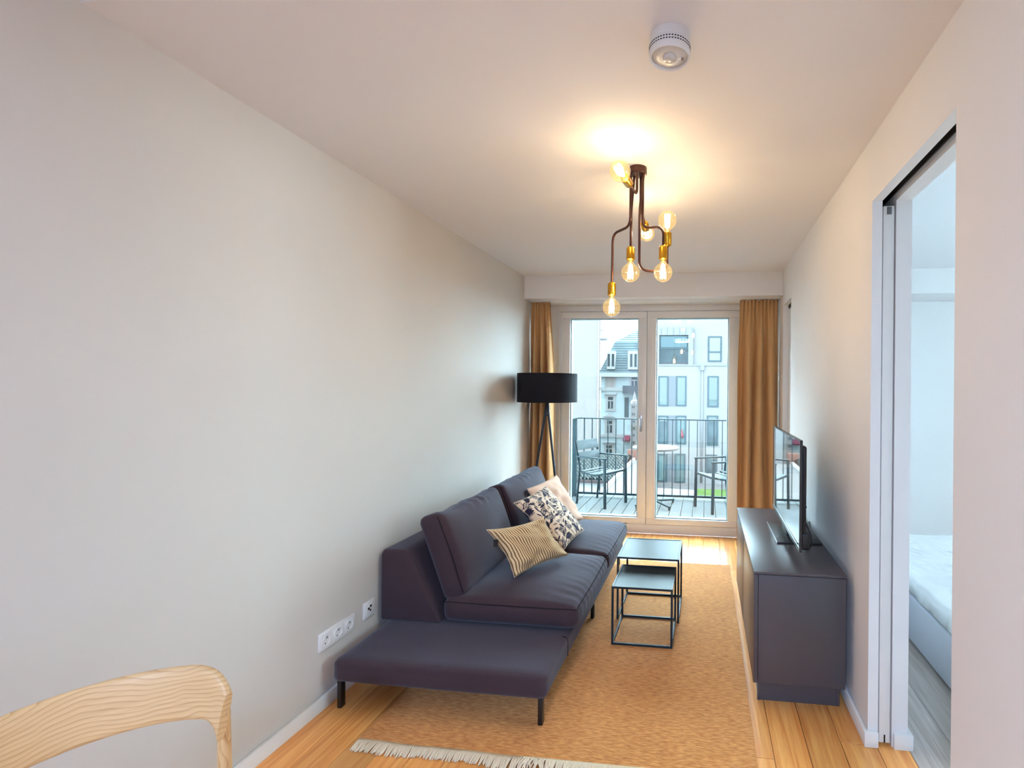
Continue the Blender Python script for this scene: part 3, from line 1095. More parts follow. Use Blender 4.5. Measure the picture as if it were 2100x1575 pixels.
def curtain(label, xt, xm, xb, yc, folds, seed, zt=2.274, zb=0.012):
    th = thing('curtain', label, 'curtain', ((xt[0] + xt[1]) / 2, yc, zb), group='tan curtains framing the balcony door')
    nu, nz = 150, 46
    v, f = [], []
    for j in range(nz + 1):
        t = j / nz                      # 0 top
        z = zt + (zb - zt) * t
        if t < 0.35:
            s = t / 0.35
            s = s * s * (3 - 2 * s)
            a, b = xt[0] + (xm[0] - xt[0]) * s, xt[1] + (xm[1] - xt[1]) * s
        else:
            s = (t - 0.35) / 0.65
            a, b = xm[0] + (xb[0] - xm[0]) * s, xm[1] + (xb[1] - xm[1]) * s
        g = math.exp(-t * 9)            # gathered heading
        for i in range(nu + 1):
            u = i / nu
            uu = u + 0.09 * noise.noise((u * 3, t * 1.5, seed)) * math.sin(PI * u)
            ph = 2 * PI * folds * uu + 0.7 * noise.noise((t * 1.7, seed, u * 2)) * min(1, t * 3)
            w = math.sin(ph)
            w = math.copysign(abs(w) ** 0.75, w)
            fine = math.sin(2 * PI * folds * 3.2 * u + seed)
            y = yc + 0.055 * (1 - g) * min(1, 0.5 + t * 1.4) * w + 0.016 * g * fine + 0.010 * noise.noise((u * 9, t * 4, seed + 3)) * (1 - g)
            x = a + (b - a) * (u + 0.018 * (1 - g) * math.cos(ph) * math.sin(PI * u))
            v.append((x, y, z))
    for j in range(nz):
        for i in range(nu):
            q = j * (nu + 1) + i
            f.append((q, q + 1, q + nu + 2, q + nu + 1))
    o = MB().add(v, f).build('curtain_panel', CURT, th, smooth=True, fix=False)
    md = o.modifiers.new('thickness', 'SOLIDIFY')
    md.thickness = 0.003
    for k in range(7):
        u = (k + 0.5) / 7
        x = xt[0] + (xt[1] - xt[0]) * u
        MB().box((x - 0.004, yc - 0.004, zt - 0.012), (x + 0.004, yc + 0.004, 2.279)).build('glider', TRIMW, th)


curtain('tan curtain gathered in the left corner behind the floor lamp', (-1.686, -1.485), (-1.690, -1.455), (-1.690, -1.440), 4.565, 3.3, 1.0)
curtain('tan curtain gathered at the right end of the balcony door', (0.312, 0.655), (0.292, 0.664), (0.300, 0.660), 4.565, 3.2, 6.5)

# ================================================================== CEILING LAMP WITH SIX BULBS
BRZ = mat('dark_bronze_tube', srgb(74, 46, 40), 0.35, metal=0.6)
BRASS = mat('polished_brass', srgb(214, 160, 50), 0.25, metal=1.0)
BULB = glass_mat('amber_bulb_glass', (1.0, 0.90, 0.66), 1.5, 0.03, 0.012)
FIL = mat('glowing_filament', (1, 0.8, 0.5), 0.5, emit=(1.0, 0.72, 0.36), estr=90)
cl = thing('ceiling_lamp', 'bronze branching ceiling lamp with six exposed globe bulbs', 'ceiling lamp', (-0.325, 2.29, 2.5))
ccx, ccy = -0.325, 2.290
MB().lathe([(0.001, 2.5), (0.042, 2.5), (0.042, 2.472), (0.038, 2.468), (0.001, 2.468)], (ccx, ccy, 0), seg=40).build('canopy', BRZ, cl, smooth=True, angle=40)


def round_path(pts, r, n=7):
    pts = [Vector(p) for p in pts]
    out = [pts[0]]
    for i in range(1, len(pts) - 1):
        a, b, c = pts[i - 1], pts[i], pts[i + 1]
        d1, d2 = (a - b), (c - b)
        k = min(r, d1.length * 0.49, d2.length * 0.49)
        p1, p2 = b + d1.normalized() * k, b + d2.normalized() * k
        for t in range(n + 1):
            s = t / n
            out.append(p1 * (1 - s) ** 2 + b * 2 * s * (1 - s) + p2 * s * s)
    out.append(pts[-1])
    return out


def bulb_arm(path, r=0.045):
    MB().tube(round_path(path, r), 0.0062, 12).build('arm', BRZ, cl, smooth=True, angle=40)
    e = Vector(path[-1])
    d = (e - Vector(path[-2])).normalized()
    MB().lathe([(0.007, -0.006), (0.017, 0.0), (0.0205, 0.006), (0.0205, 0.060), (0.0175, 0.062)], e, d, 24).build('socket', BRASS, cl, smooth=True, angle=35)
    prof = [(0.0145, 0.060), (0.0150, 0.072), (0.0175, 0.080)]
    R0, c0 = 0.0445, 0.122
    for k in range(4, 19):
        a = PI * k / 18
        prof.append((R0 * math.sin(a), c0 - R0 * math.cos(a)))
    b = MB().lathe(prof, e, d, 28, cap=False).build('bulb', BULB, cl, smooth=True)
    n = d.orthogonal().normalized()
    m2 = d.cross(n)
    fl = MB()
    for k in range(6):
        a = 2 * PI * k / 6
        o = (n * math.cos(a) + m2 * math.sin(a))
        fl.tube([e + d * 0.088 + o * 0.008, e + d * 0.150 + o * 0.013], 0.0022, 6)
    fl.build('filament', FIL, b)
    MB().tube([e + d * 0.062, e + d * 0.094], [0.006, 0.003], 10).build('glass_stem', mat('stem_glass', (0.8, 0.75, 0.6), 0.2), b, smooth=True)
    ld = bpy.data.lights.new('bulb_light', 'POINT')
    ld.energy = BULB_W
    ld.color = (1.0, 0.90, 0.82)
    ld.shadow_soft_size = 0.016
    lo = bpy.data.objects.new('bulb_light', ld)
    COL.objects.link(lo)
    lo.parent = b
    lo.location = e + d * 0.118 - Vector(cl.location)


T = 2.470
bulb_arm([(-0.357, 2.275, T), (-0.357, 2.275, 2.222), (-0.462, 2.385, 2.222), (-0.464, 2.385, 1.978)])          # low left, pointing down
bulb_arm([(-0.345, 2.305, T), (-0.358, 2.305, 2.30), (-0.358, 2.300, 2.128)], 0.02)                                # middle, pointing down
bulb_arm([(-0.325, 2.260, T), (-0.325, 2.260, 2.362), (-0.340, 2.170, 2.366), (-0.3435, 2.150, 2.367)], 0.03)       # towards the camera
bulb_arm([(-0.315, 2.318, T), (-0.315, 2.318, 2.330), (-0.3195, 2.490, 2.313), (-0.320, 2.511, 2.311)], 0.03)        # away from the camera
bulb_arm([(-0.302, 2.300, T), (-0.302, 2.300, 2.215), (-0.200, 2.270, 2.215), (-0.200, 2.270, 2.120)])           # right, pointing down
bulb_arm([(-0.295, 2.275, T), (-0.313, 2.275, 2.30), (-0.313, 2.275, 2.012), (-0.185, 2.315, 2.012), (-0.185, 2.315, 2.135)])  # right, pointing up

# ================================================================== SMOKE DETECTOR
DET = mat('detector_white', (0.74, 0.72, 0.71), 0.4)
DETS = mat('detector_silver', (0.62, 0.60, 0.60), 0.28, spec=0.6)
sx, sy = -0.113, 1.440
sd = thing('smoke_detector', 'round white smoke detector on the ceiling near the camera', 'smoke detector', (sx, sy, 2.5))
AX = (0, 0, -1)
MB().lathe([(0.001, 0), (0.057, 0), (0.058, 0.004), (0.058, 0.026), (0.055, 0.029), (0.001, 0.029)], (sx, sy, 2.5), AX, 56).build('mounting_base', DET, sd, smooth=True, angle=35)
MB().lathe([(0.053, 0.028), (0.0605, 0.031), (0.0610, 0.052), (0.0600, 0.063), (0.0565, 0.066), (0.0540, 0.063), (0.0530, 0.056)], (sx, sy, 2.5), AX, 64, cap=False).build('housing', DET, sd, smooth=True, angle=50)
MB().lathe([(0.0532, 0.0560), (0.046, 0.0605), (0.030, 0.0625), (0.001, 0.0625)], (sx, sy, 2.5), AX, 56).build('dish', DETS, sd, smooth=True, angle=60)
MB().lathe([(0.0205, 0.0620), (0.0205, 0.0665), (0.0185, 0.0690), (0.001, 0.0700)], (sx, sy, 2.5), AX, 40, cap=False).build('test_button', DETS, sd, smooth=True, angle=50)
for row in (0.037, 0.045):
    sl = MB()
    for k in range(46):
        a = 2 * PI * k / 46
        c, s = math.cos(a), math.sin(a)
        p0 = Vector((sx + c * 0.0600, sy + s * 0.0600, 2.5 - row))
        p1 = Vector((sx + c * 0.0614, sy + s * 0.0614, 2.5 - row))
        sl.bar(p0, p1, 0.0050, 0.0032)
    o = sl.build('vent_slots', mat('slot_dark', (0.03, 0.025, 0.02), 0.8), sd)
    o['kind'] = 'stuff'
MB().lathe([(0.004, 0.0590), (0.004, 0.0640), (0.001, 0.0648)], (sx + 0.030, sy + 0.006, 2.5), AX, 14).build('led', mat('led_lens', (0.9, 0.9, 0.9), 0.2), sd, smooth=True)
for r0 in (0.0365, 0.0405):
    ar = MB()
    pts = [(sx + r0 * math.cos(a), sy + 0.001 + r0 * math.sin(a), 2.5 - 0.0625) for a in [R(4 + 3 * q) for q in range(7)]]
    ar.tube(pts, 0.0009, 6).build('sound_mark', mat('mark_maroon', (0.10, 0.03, 0.05), 0.6), sd)

# ================================================================== WALL SOCKETS ON THE LEFT WALL
PLT = mat('socket_white', (0.78, 0.77, 0.77), 0.3)
HOLE = mat('socket_hole', (0.02, 0.02, 0.02), 0.8)
GRY = mat('socket_contact', (0.30, 0.30, 0.33), 0.5)
so = thing('wall_socket', 'white triple power outlet plate low on the greige wall', 'power outlet', (XL, 2.095, 0.262))
box('frame_plate', (XL, 1.983, 0.262), (XL + 0.0075, 2.207, 0.344), PLT, so, bevel=0.002)
for yy in (2.024, 2.095, 2.166):
    zc = 0.303
    i_ = MB().box((XL + 0.0074, yy - 0.0285, zc - 0.0285), (XL + 0.0090, yy + 0.0285, zc + 0.0285)).build('socket_insert', PLT, so, bevel=0.0008, bseg=1)
    MB().lathe([(0.0245, 0.0), (0.0240, 0.0022), (0.0208, 0.0024), (0.0200, 0.0003), (0.001, 0.0003)], (XL + 0.0090, yy, zc), (1, 0, 0), 28, cap=False).build('dish', PLT, i_, smooth=True, angle=40)
    MB().lathe([(0.0032, 0.0), (0.0030, 0.0007), (0.0005, 0.0007)], (XL + 0.0093, yy - 0.007, zc - 0.013), (1, 0, 0), 12).build('contact_hole', HOLE, i_)
    MB().box((XL + 0.0093, yy - 0.004, zc + 0.006), (XL + 0.0104, yy + 0.008, zc + 0.016)).build('earth_clip', GRY, i_)
an = thing('antenna_socket', 'white square antenna outlet beside the sofa back', 'antenna outlet', (XL, 2.311, 0.274))
box('frame_plate', (XL, 2.270, 0.274), (XL + 0.0075, 2.352, 0.356), PLT, an, bevel=0.002)
i_ = box('insert', (XL + 0.0074, 2.283, 0.287), (XL + 0.0090, 2.339, 0.343), PLT, an, bevel=0.0008)
for dy, dz, rr in ((-0.009, 0.004, 0.0062), (0.006, 0.013, 0.0062), (0.004, -0.008, 0.0050)):
    MB().lathe([(rr, 0), (rr, 0.0022), (rr * 0.65, 0.0022), (rr * 0.6, 0.0006), (0.0005, 0.0006)], (XL + 0.0090, 2.311 + dy, 0.315 + dz), (1, 0, 0), 18, cap=False).build('connector', HOLE, i_, smooth=True, angle=40)

# ================================================================== DINING CHAIR (only its back reaches into the frame)


def ash_mat(name, axis):
    m = mat(name, srgb(226, 188, 138), 0.45)
    nt = m.node_tree
    L = nt.links.new
    tcn = N(nt, 'ShaderNodeTexCoord')
    nzn = N(nt, 'ShaderNodeTexNoise')
    nzn.inputs['Scale'].default_value = 5.5
    nzn.inputs['Detail'].default_value = 2
    L(tcn.outputs['Object'], nzn.inputs['Vector'])
    sxn = N(nt, 'ShaderNodeSeparateXYZ')
    L(tcn.outputs['Object'], sxn.inputs[0])
    co = sxn.outputs[axis]
    warp = mth(nt, 'MULTIPLY', nzn.outputs['Fac'], 0.075)
    ln_ = mth(nt, 'POWER', mth(nt, 'FRACT', mth(nt, 'MULTIPLY', mth(nt, 'ADD', co, warp), 95.0)), 4.0)
    fn_ = N(nt, 'ShaderNodeTexNoise')
    fn_.inputs['Scale'].default_value = 1.0
    fn_.inputs['Detail'].default_value = 5
    mp2 = N(nt, 'ShaderNodeMapping')
    mp2.inputs['Scale'].default_value = (9, 9, 170) if axis == 2 else (170, 170, 9)
    L(tcn.outputs['Object'], mp2.inputs[0])
    L(mp2.outputs[0], fn_.inputs['Vector'])
    tt_ = mth(nt, 'ADD', mth(nt, 'MULTIPLY', ln_, 0.5), mth(nt, 'MULTIPLY', fn_.outputs['Fac'], 0.55))
    mxn = N(nt, 'ShaderNodeMixRGB')
    mxn.inputs[1].default_value = (*srgb(232, 196, 146), 1)
    mxn.inputs[2].default_value = (*srgb(176, 126, 78), 1)
    L(tt_, mxn.inputs[0])
    L(mxn.outputs[0], nt.nodes['Principled BSDF'].inputs['Base Color'])
    return m


ASH = ash_mat('pale_ash', 2)
ASHL = ash_mat('pale_ash_leg', 0)
ch = thing('dining_chair', 'pale ash dining chair with curved wraparound back in the near left corner', 'chair', (-1.157, 0.785, 0))
yw = math.atan(0.12)
CW = Vector((-1.157, 0.785, 0))


def chp(a_deg, r, z):
    a = R(a_deg) + yw
    return Vector((CW.x + r * math.cos(a), CW.y + r * math.sin(a), z))


A0, A1 = 77.0, 223.0
RR = 0.262
v, f = [], []
NA = 60
sec = []
for k in range(NA + 1):
    t = k / NA
    a = A0 + (A1 - A0) * t
    e = min(t, 1 - t) * (A1 - A0) * PI / 180 * RR      # distance from the nearest end
    # outline: rounded upper corner, lower edge dips into the post near the end
    top = 0.776 - 0.055 * max(0, 1 - e / 0.105) ** 2.4
    bot = 0.660 - 0.045 * max(0, 1 - e / 0.055) ** 2 - 0.004 * math.sin(PI * t)
    th = 0.021
    ring = []
    nsec = 16
    for q in range(nsec):
        an_ = 2 * PI * q / nsec
        cz, cr_ = math.sin(an_), math.cos(an_)
        cz = math.copysign(abs(cz) ** 0.6, cz)
        cr_ = math.copysign(abs(cr_) ** 0.6, cr_)
        z = (top + bot) / 2 + cz * (top - bot) / 2
        lean = 0.012 * ((z - 0.72) / 0.06)
        ring.append(len(v))
        v.append(chp(a, RR + lean + cr_ * th / 2, z))
    sec.append(ring)
for k in range(NA):
    for q in range(16):
        f.append((sec[k][q], sec[k][(q + 1) % 16], sec[k + 1][(q + 1) % 16], sec[k + 1][q]))
f.append(tuple(sec[0]))
f.append(tuple(sec[-1][::-1]))
MB().add(v, f).build('backrest', ASH, ch, smooth=True, angle=60)
for a, sg in ((79.5, 1), (220.5, -1)):
    top = chp(a, RR - 0.004, 0.675)
    foot = chp(a + 14 * sg, RR + 0.09, 0.0)
    mid = top.lerp(foot, 0.42)
    MB().tube([top, top.lerp(mid, 0.5), mid, mid.lerp(foot, 0.5), foot], [0.0125, 0.014, 0.017, 0.015, 0.011], 14).build('leg', ASHL, ch, smooth=True, angle=40)
for a in (-30 + 42, -30 - 42):
    top = chp(a, 0.25, 0.44)
    MB().tube([top, top.lerp(chp(a, 0.29, 0.0), 0.5), chp(a, 0.29, 0.0)], [0.017, 0.015, 0.011], 14).build('leg', ASHL, ch, smooth=True, angle=40)
sv = []
NS = 48
for z, s in ((0.432, 0.93), (0.440, 1.0), (0.452, 1.0), (0.460, 0.96), (0.458, 0.5), (0.457, 0.02)):
    for k in range(NS):
        a = 2 * PI * k / NS
        c_, s_ = math.cos(a), math.sin(a)
        rr = 0.245 / max(abs(c_) ** 2.8 + abs(s_) ** 2.8, 1e-6) ** (1 / 2.8)
        aw = a + R(-30) + yw
        sv.append((CW.x + s * rr * math.cos(aw), CW.y + s * rr * math.sin(aw), z))
sf = [(i * NS + k, i * NS + (k + 1) % NS, (i + 1) * NS + (k + 1) % NS, (i + 1) * NS + k) for i in range(5) for k in range(NS)]
sf.append(tuple(range(NS))[::-1])
sf.append(tuple(range(5 * NS, 6 * NS)))
MB().add(sv, sf).build('seat', ASH, ch, smooth=True, angle=50)

# ================================================================== BED IN THE NEXT ROOM
BEDF = mat('light_grey_bed_fabric', srgb(190, 194, 204), 0.85, bump=0.15, bscale=300)
bed = thing('bed', 'light grey box bed with plastic wrapped mattress seen through the door opening', 'bed', (2.1, 2.95, 0))
box('bed_base', (1.170, 2.00, 0.035), (3.20, 3.88, 0.288), BEDF, bed, bevel=0.012, bseg=3)
for bx, by in ((1.26, 2.1), (1.26, 3.78), (3.1, 2.1), (3.1, 3.78)):
    MB().lathe([(0.022, 0.0), (0.026, 0.036)], (bx, by, 0), seg=16).build('leg', BLACKM, bed)
PLAST = mat('plastic_wrapped_white', (0.72, 0.76, 0.78), 0.12, spec=0.8, coat=0.6)


def wrap(p, u):
    q = Vector(p)
    amp = 0.016 if u.z > -0.8 else 0.005
    n1 = noise.noise((q.x * 5, q.y * 5, q.z * 6))
    n2 = min(abs(noise.noise((q.x * 11 + q.y * 6, q.y * 5, 3))), 0.6 * abs(noise.noise((q.x * 17 - q.y * 9, q.y * 14, 7))) + 0.05)
    q.z += amp * n1 + 0.014 * (0.3 - n2) * max(0, u.z)
    q.x += 0.010 * noise.noise((q.y * 16, q.z * 12, 1)) * (u.x < -0.8)
    return q + Vector((2.185, 2.94, 0.334))


MB().add(*rbox_grid((1.02, 0.94, 0.045), 0.035, (110, 110, 6), wrap)).build('mattress', PLAST, bed, smooth=True)

# ================================================================== ROOM BEHIND THE CAMERA: unseen fill light, added to brighten the room
kl = thing('fill_light', 'unseen flat round opal fill light added behind the camera', 'ceiling lamp', (-0.55, -1.7, ZH))
MB().lathe([(0.001, 0), (0.20, 0), (0.20, 0.03)], (-0.55, -1.7, ZH), AX, 40).build('base_ring', DET, kl, smooth=True, angle=40)
MB().lathe([(0.195, 0.03), (0.19, 0.06), (0.12, 0.075), (0.001, 0.08)], (-0.55, -1.7, ZH), AX, 40, cap=False).build('fill_diffuser', mat('opal_fill_glow', (0.9, 0.88, 0.85), 0.4, emit=(0.6, 0.78, 1.0), estr=6), kl, smooth=True)
ld = bpy.data.lights.new('fill_light_glow', 'AREA')
ld.shape = 'DISK'
ld.size = 0.36
ld.energy = FILL_W
ld.color = (0.46, 0.66, 1.0)
lo = bpy.data.objects.new('fill_light_glow', ld)
COL.objects.link(lo)
lo.parent = kl
lo.location = (0, 0, -0.09)
#SECTION3
# ================================================================== BALCONY
DECKM = wood_mat('grey_deck_board', ext(184, 208, 216, 0.43), ext(204, 226, 232, 0.43), (24, 1.2, 14), 0.7, 0.10, spec=0.08)
RAILM = mat('anthracite_rail', ext(82, 124, 140), 0.45, spec=0.07)
deck = struct(box('floor_balcony', (-1.80, 5.0, -0.20), (4.3, 6.52, -0.030), mat('balcony_slab', (0.2, 0.2, 0.2), 0.8)))
k = 0
x = -1.745
dm = None
while x < 2.6:
    if dm is None:
        o = MB().box((-0.0640, -0.75, -0.024), (0.0640, 0.75, 0.0)).build('deck_board', DECKM, bevel=0.003, bseg=1)
        dm = o.data
    else:
        o = bpy.data.objects.new('deck_board', dm)
        COL.objects.link(o)
    o.location = (x + 0.0671, 5.81, 0.0)
    o.parent = deck
    x += 0.1342

RYF = 6.36
RXL = -1.700
rl = thing('balcony_railing', 'dark flat bar railing around the balcony', 'railing', (0.3, RYF, 0))
tr_ = MB().box((RXL - 0.025, RYF - 0.025, 1.035), (4.0, RYF + 0.025, 1.050)).box((RXL - 0.025, 5.04, 1.035), (RXL + 0.025, RYF - 0.025, 1.050))
tr_.build('top_rail', RAILM, rl)
MB().box((RXL - 0.02, RYF - 0.02, 0.035), (4.0, RYF + 0.02, 0.060)).box((RXL - 0.02, 5.04, 0.035), (RXL + 0.02, RYF - 0.02, 0.060)).build('bottom_rail', RAILM, rl)
bm_ = None
for i in range(44):
    xx = RXL + 0.107 * i
    if xx > 2.9:
        break
    if bm_ is None:
        o = MB().box((-0.0045, -0.018, 0.060), (0.0045, 0.018, 1.035)).build('baluster', RAILM)
        bm_ = o.data
    else:
        o = bpy.data.objects.new('baluster', bm_)
        COL.objects.link(o)
    o.parent = rl
    o.location = (xx - 0.3, 0, 0)
bs_ = None
for i in range(1, 12):
    yy = RYF - 0.107 * i
    if bs_ is None:
        o = MB().box((-0.018, -0.0045, 0.060), (0.018, 0.0045, 1.035)).build('baluster', RAILM)
        bs_ = o.data
    else:
        o = bpy.data.objects.new('baluster', bs_)
        COL.objects.link(o)
    o.parent = rl
    o.location = (RXL - 0.3, yy - RYF, 0)
for xx in (RXL, 0.9, 2.9):
    MB().box((xx - 0.02, RYF - 0.022, -0.2), (xx + 0.02, RYF + 0.022, 0.036)).build('post_foot', RAILM, rl)

# ---- balcony armchairs (metal frame with slats)
CHM = mat('grey_blue_chair_metal', ext(104, 138, 152), 0.45, spec=0.07)
CHS = mat('grey_blue_slat', ext(182, 212, 224), 0.45, spec=0.07)


def balcony_chair(label, loc, rz):
    t = thing('balcony_chair', label, 'chair', loc, rz, 'armchairs on the balcony')
    # local: front +x
    w = 0.205
    for s in (-1, 1):
        MB().bar((0.215, s * w, 0.0), (0.205, s * w, 0.590), 0.028, 0.028, (1, 0, 0)).build('leg', CHM, t, bevel=0.003)
        MB().tube([(-0.250, s * w * 0.95, 0.0), (-0.205, s * w * 0.95, 0.43), (-0.205, s * w * 0.95, 0.47), (-0.290, s * w * 0.95, 0.785)], 0.014, 8).build('leg', CHM, t, smooth=True, angle=50)
        MB().bar((0.225, s * w, 0.596), (-0.250, s * w, 0.590), 0.034, 0.018).build('armrest', CHM, t, bevel=0.003)
        # curved seat rail
        pts = [(0.205 - 0.41 * q / 8, s * (w - 0.012), 0.428 - 0.045 * math.sin(PI * min(1, q / 8 * 0.9 + 0.05))) for q in range(9)]
        MB().tube(pts, 0.011, 8).build('seat_rail', CHM, t, smooth=True, angle=50)
    MB().bar((0.208, -w, 0.415), (0.208, w, 0.415), 0.016, 0.022).build('front_rail', CHM, t)
    for q in range(6):
        xx = 0.172 - 0.066 * q
        zz = 0.440 - 0.045 * math.sin(PI * min(1, (0.205 - xx) / 0.41 * 0.9 + 0.05))
        MB().box((xx - 0.028, -w + 0.004, zz - 0.006), (xx + 0.028, w - 0.004, zz)).build('seat_slat', CHS, t, bevel=0.002, bseg=1)
    def bp(z):
        return -0.205 - 0.085 * (z - 0.47) / 0.315 + 0.016
    for za, zb in ((0.545, 0.640), (0.668, 0.785)):
        MB().prism([(bp(za), za), (bp(za) + 0.012, za), (bp(zb) + 0.012, zb), (bp(zb), zb)], 1, -w * 0.95, w * 0.95).build('back_slat', CHS, t, bevel=0.002, bseg=1)
    for yy in (-0.09, 0.09):
        MB().prism([(bp(0.640), 0.640), (bp(0.640) + 0.010, 0.640), (bp(0.668) + 0.010, 0.668), (bp(0.668), 0.668)], 1, yy - 0.010, yy + 0.010).build('back_joint', CHS, t)
    return t


balcony_chair('grey metal balcony armchair behind the left door pane', (-1.270, 6.010, 0), R(-28))
balcony_chair('grey metal balcony armchair behind the right door pane, by the curtain', (0.180, 5.960, 0), R(210))

bt = thing('balcony_table', 'small pale round table with four foot pedestal on the balcony', 'table', (-0.600, 6.0, 0))
MB().lathe([(0.001, 0.700), (0.280, 0.700), (0.290, 0.706), (0.290, 0.722), (0.285, 0.726), (0.001, 0.726)], (-0.6, 6.0, 0), seg=48).build('tabletop', mat('pale_table_top', ext(222, 234, 240), 0.35, spec=0.07), bt, smooth=True, angle=40)
MB().tube([(-0.6, 6.0, 0.05), (-0.6, 6.0, 0.70)], 0.026, 18).build('pedestal', CHM, bt, smooth=True, angle=40)
for k in range(4):
    a = R(-48 + 90 * k)
    c, s = math.cos(a), math.sin(a)
    ft = MB().bar((-0.6 + 0.02 * c, 6.0 + 0.02 * s, 0.062), (-0.6 + 0.295 * c, 6.0 + 0.295 * s, 0.036), 0.026, 0.020).build('foot', CHM, bt, bevel=0.002)
    MB().lathe([(0.012, 0.0), (0.012, 0.03)], (-0.6 + 0.28 * c, 6.0 + 0.28 * s, 0), seg=12).build('levelling_pad', CHM, ft)

# ================================================================== OUTSIDE
ASP = mat('paved_yard', ext(208, 214, 220), 0.9, spec=0.07, var=0.1, scale=0.8)
struct(box('ground', (-80, 8, -5.3), (80, 140, -5.0), ASP))
REND = mat('white_render', ext(228, 242, 249, 0.50), 0.9, spec=0.07, var=0.02, scale=0.6)
REND2 = mat('warm_white_render', ext(240, 247, 250), 0.9, spec=0.07, var=0.02, scale=0.4)
GREY = mat('blue_grey_render', ext(196, 226, 236, 0.105), 0.9, spec=0.07, var=0.03, scale=0.5)
SLATE = mat('slate_roof', ext(166, 202, 214, 0.30), 0.7, spec=0.07, var=0.15, scale=2.0)
STUC = mat('pale_stucco', ext(226, 243, 249, 0.17), 0.9, spec=0.07)
WFR = mat('dark_window_frame', ext(116, 156, 172), 0.5, spec=0.07)
ZINC = mat('zinc_cladding', ext(206, 224, 234, 0.48), 0.6, spec=0.07)
PANEL = mat('grey_infill_panel', ext(182, 204, 218), 0.7, spec=0.07)
WPANE = mat('blue_window_pane', ext(172, 216, 223), 0.12, spec=0.07, var=0.3, scale=0.5)
WDARK = mat('dark_window_pane', ext(132, 166, 178), 0.12, spec=0.07, var=0.5, scale=0.9)
BLIND = mat('pale_blind', ext(200, 234, 238), 0.6, spec=0.07)
WWHITE = mat('white_casement', ext(244, 249, 250, 0.25), 0.7, spec=0.07)


def pxw(px, py, yd):
    """helper used only to lay facades out: image bearing at a facade's own distance -> metres"""
    t = (px - 1326.0) / 1000.0
    d = 0.99288 + 0.11915 * t
    k = yd / d                                   # distance along the view axis
    return (-0.11915 + 0.99288 * t) * k, 1.462 - ((py - 794.0) / 1000.0 - 0.009 * t) * k


# ---- white modern apartment block
YM = 33.0
mo = thing('apartment_block', 'white modern apartment block with tall dark framed windows across the yard', 'building', (1.5, YM, -5.0))
mw = MB()
mw.box((-4.3, YM, -5.0), (9.0, YM + 9, 3.0))
mw.box((-4.1, YM + 0.45, 3.0), (9.0, YM + 9, 8.5))
mw.build('wall', REND, mo)
box('ledge', (-4.35, YM - 0.06, 2.93), (9.0, YM + 0.5, 3.02), ZINC, mo)


def tall_window(parent, px0, py0, px1, py1, yd, pane, frame=WFR, fw=0.10, blind=None, mull=None):
    x0, z1 = pxw(px0, py0, yd)
    x1, z0 = pxw(px1, py1, yd)
    m = MB()
    y0 = yd - 0.05
    m.box((x0, y0, z0), (x1, yd + 0.02, z0 + fw)).box((x0, y0, z1 - fw), (x1, yd + 0.02, z1))
    m.box((x0, y0, z0 + fw), (x0 + fw, yd + 0.02, z1 - fw)).box((x1 - fw, y0, z0 + fw), (x1, yd + 0.02, z1 - fw))
    if mull:
        zz = z0 + (z1 - z0) * mull
        m.box((x0 + fw, y0, zz - fw / 2), (x1 - fw, yd + 0.02, zz + fw / 2))
    w = m.build('window', frame, parent)
    box('pane', (x0 + fw, yd - 0.02, z0 + fw), (x1 - fw, yd - 0.008, z1 - fw), pane, w)
    if blind:
        zb = z1 - fw - (z1 - z0 - 2 * fw) * blind
        bl = MB()
        z = z1 - fw
        while z > zb + 0.05:
            bl.box((x0 + fw, yd - 0.035, z - 0.085), (x1 - fw, yd - 0.024, z))
            z -= 0.10
        o = bl.build('blind', BLIND, w)
    return w


for (a, b, c, d, pane, bl) in ((1350, 771, 1371, 833, WPANE, 0.9), (1386.5, 771, 1408, 833, WPANE, 0.86), (1451, 771, 1474, 835, WPANE, 0.78),
                               (1350, 852, 1371, 910, WDARK, 0.17), (1386.5, 852, 1408, 911, WPANE, 0.17), (1450.5, 852, 1473.5, 914, WDARK, 0.15),
                               (1349.5, 930, 1369.5, 988, WPANE, None), (1385.5, 930, 1407, 990, WPANE, None), (1449, 932, 1472, 976, WDARK, 0.2)):
    tall_window(mo, a, b, c, d, YM, pane, blind=bl)
for (a, b, c, d) in ((1371.5, 771, 1386, 833), (1371.5, 852, 1386, 910), (1370, 930, 1385, 988)):
    x0, z1 = pxw(a, b, YM)
    x1, z0 = pxw(c, d, YM)
    box('infill_panel', (x0, YM - 0.025, z0), (x1, YM + 0.02, z1), PANEL, mo)
# red and turquoise things standing in one window
x0, z1 = pxw(1396, 880, YM)
x1, z0 = pxw(1403, 897, YM)
MB().lathe([(0.12, z0), (0.10, z0 + 0.15), (0.02, z1)], ((x0 + x1) / 2, YM - 0.12, 0), seg=14).build('window_ornament', mat('red_ornament', ext(240, 130, 140), 0.6, spec=0.07), mo, smooth=True)
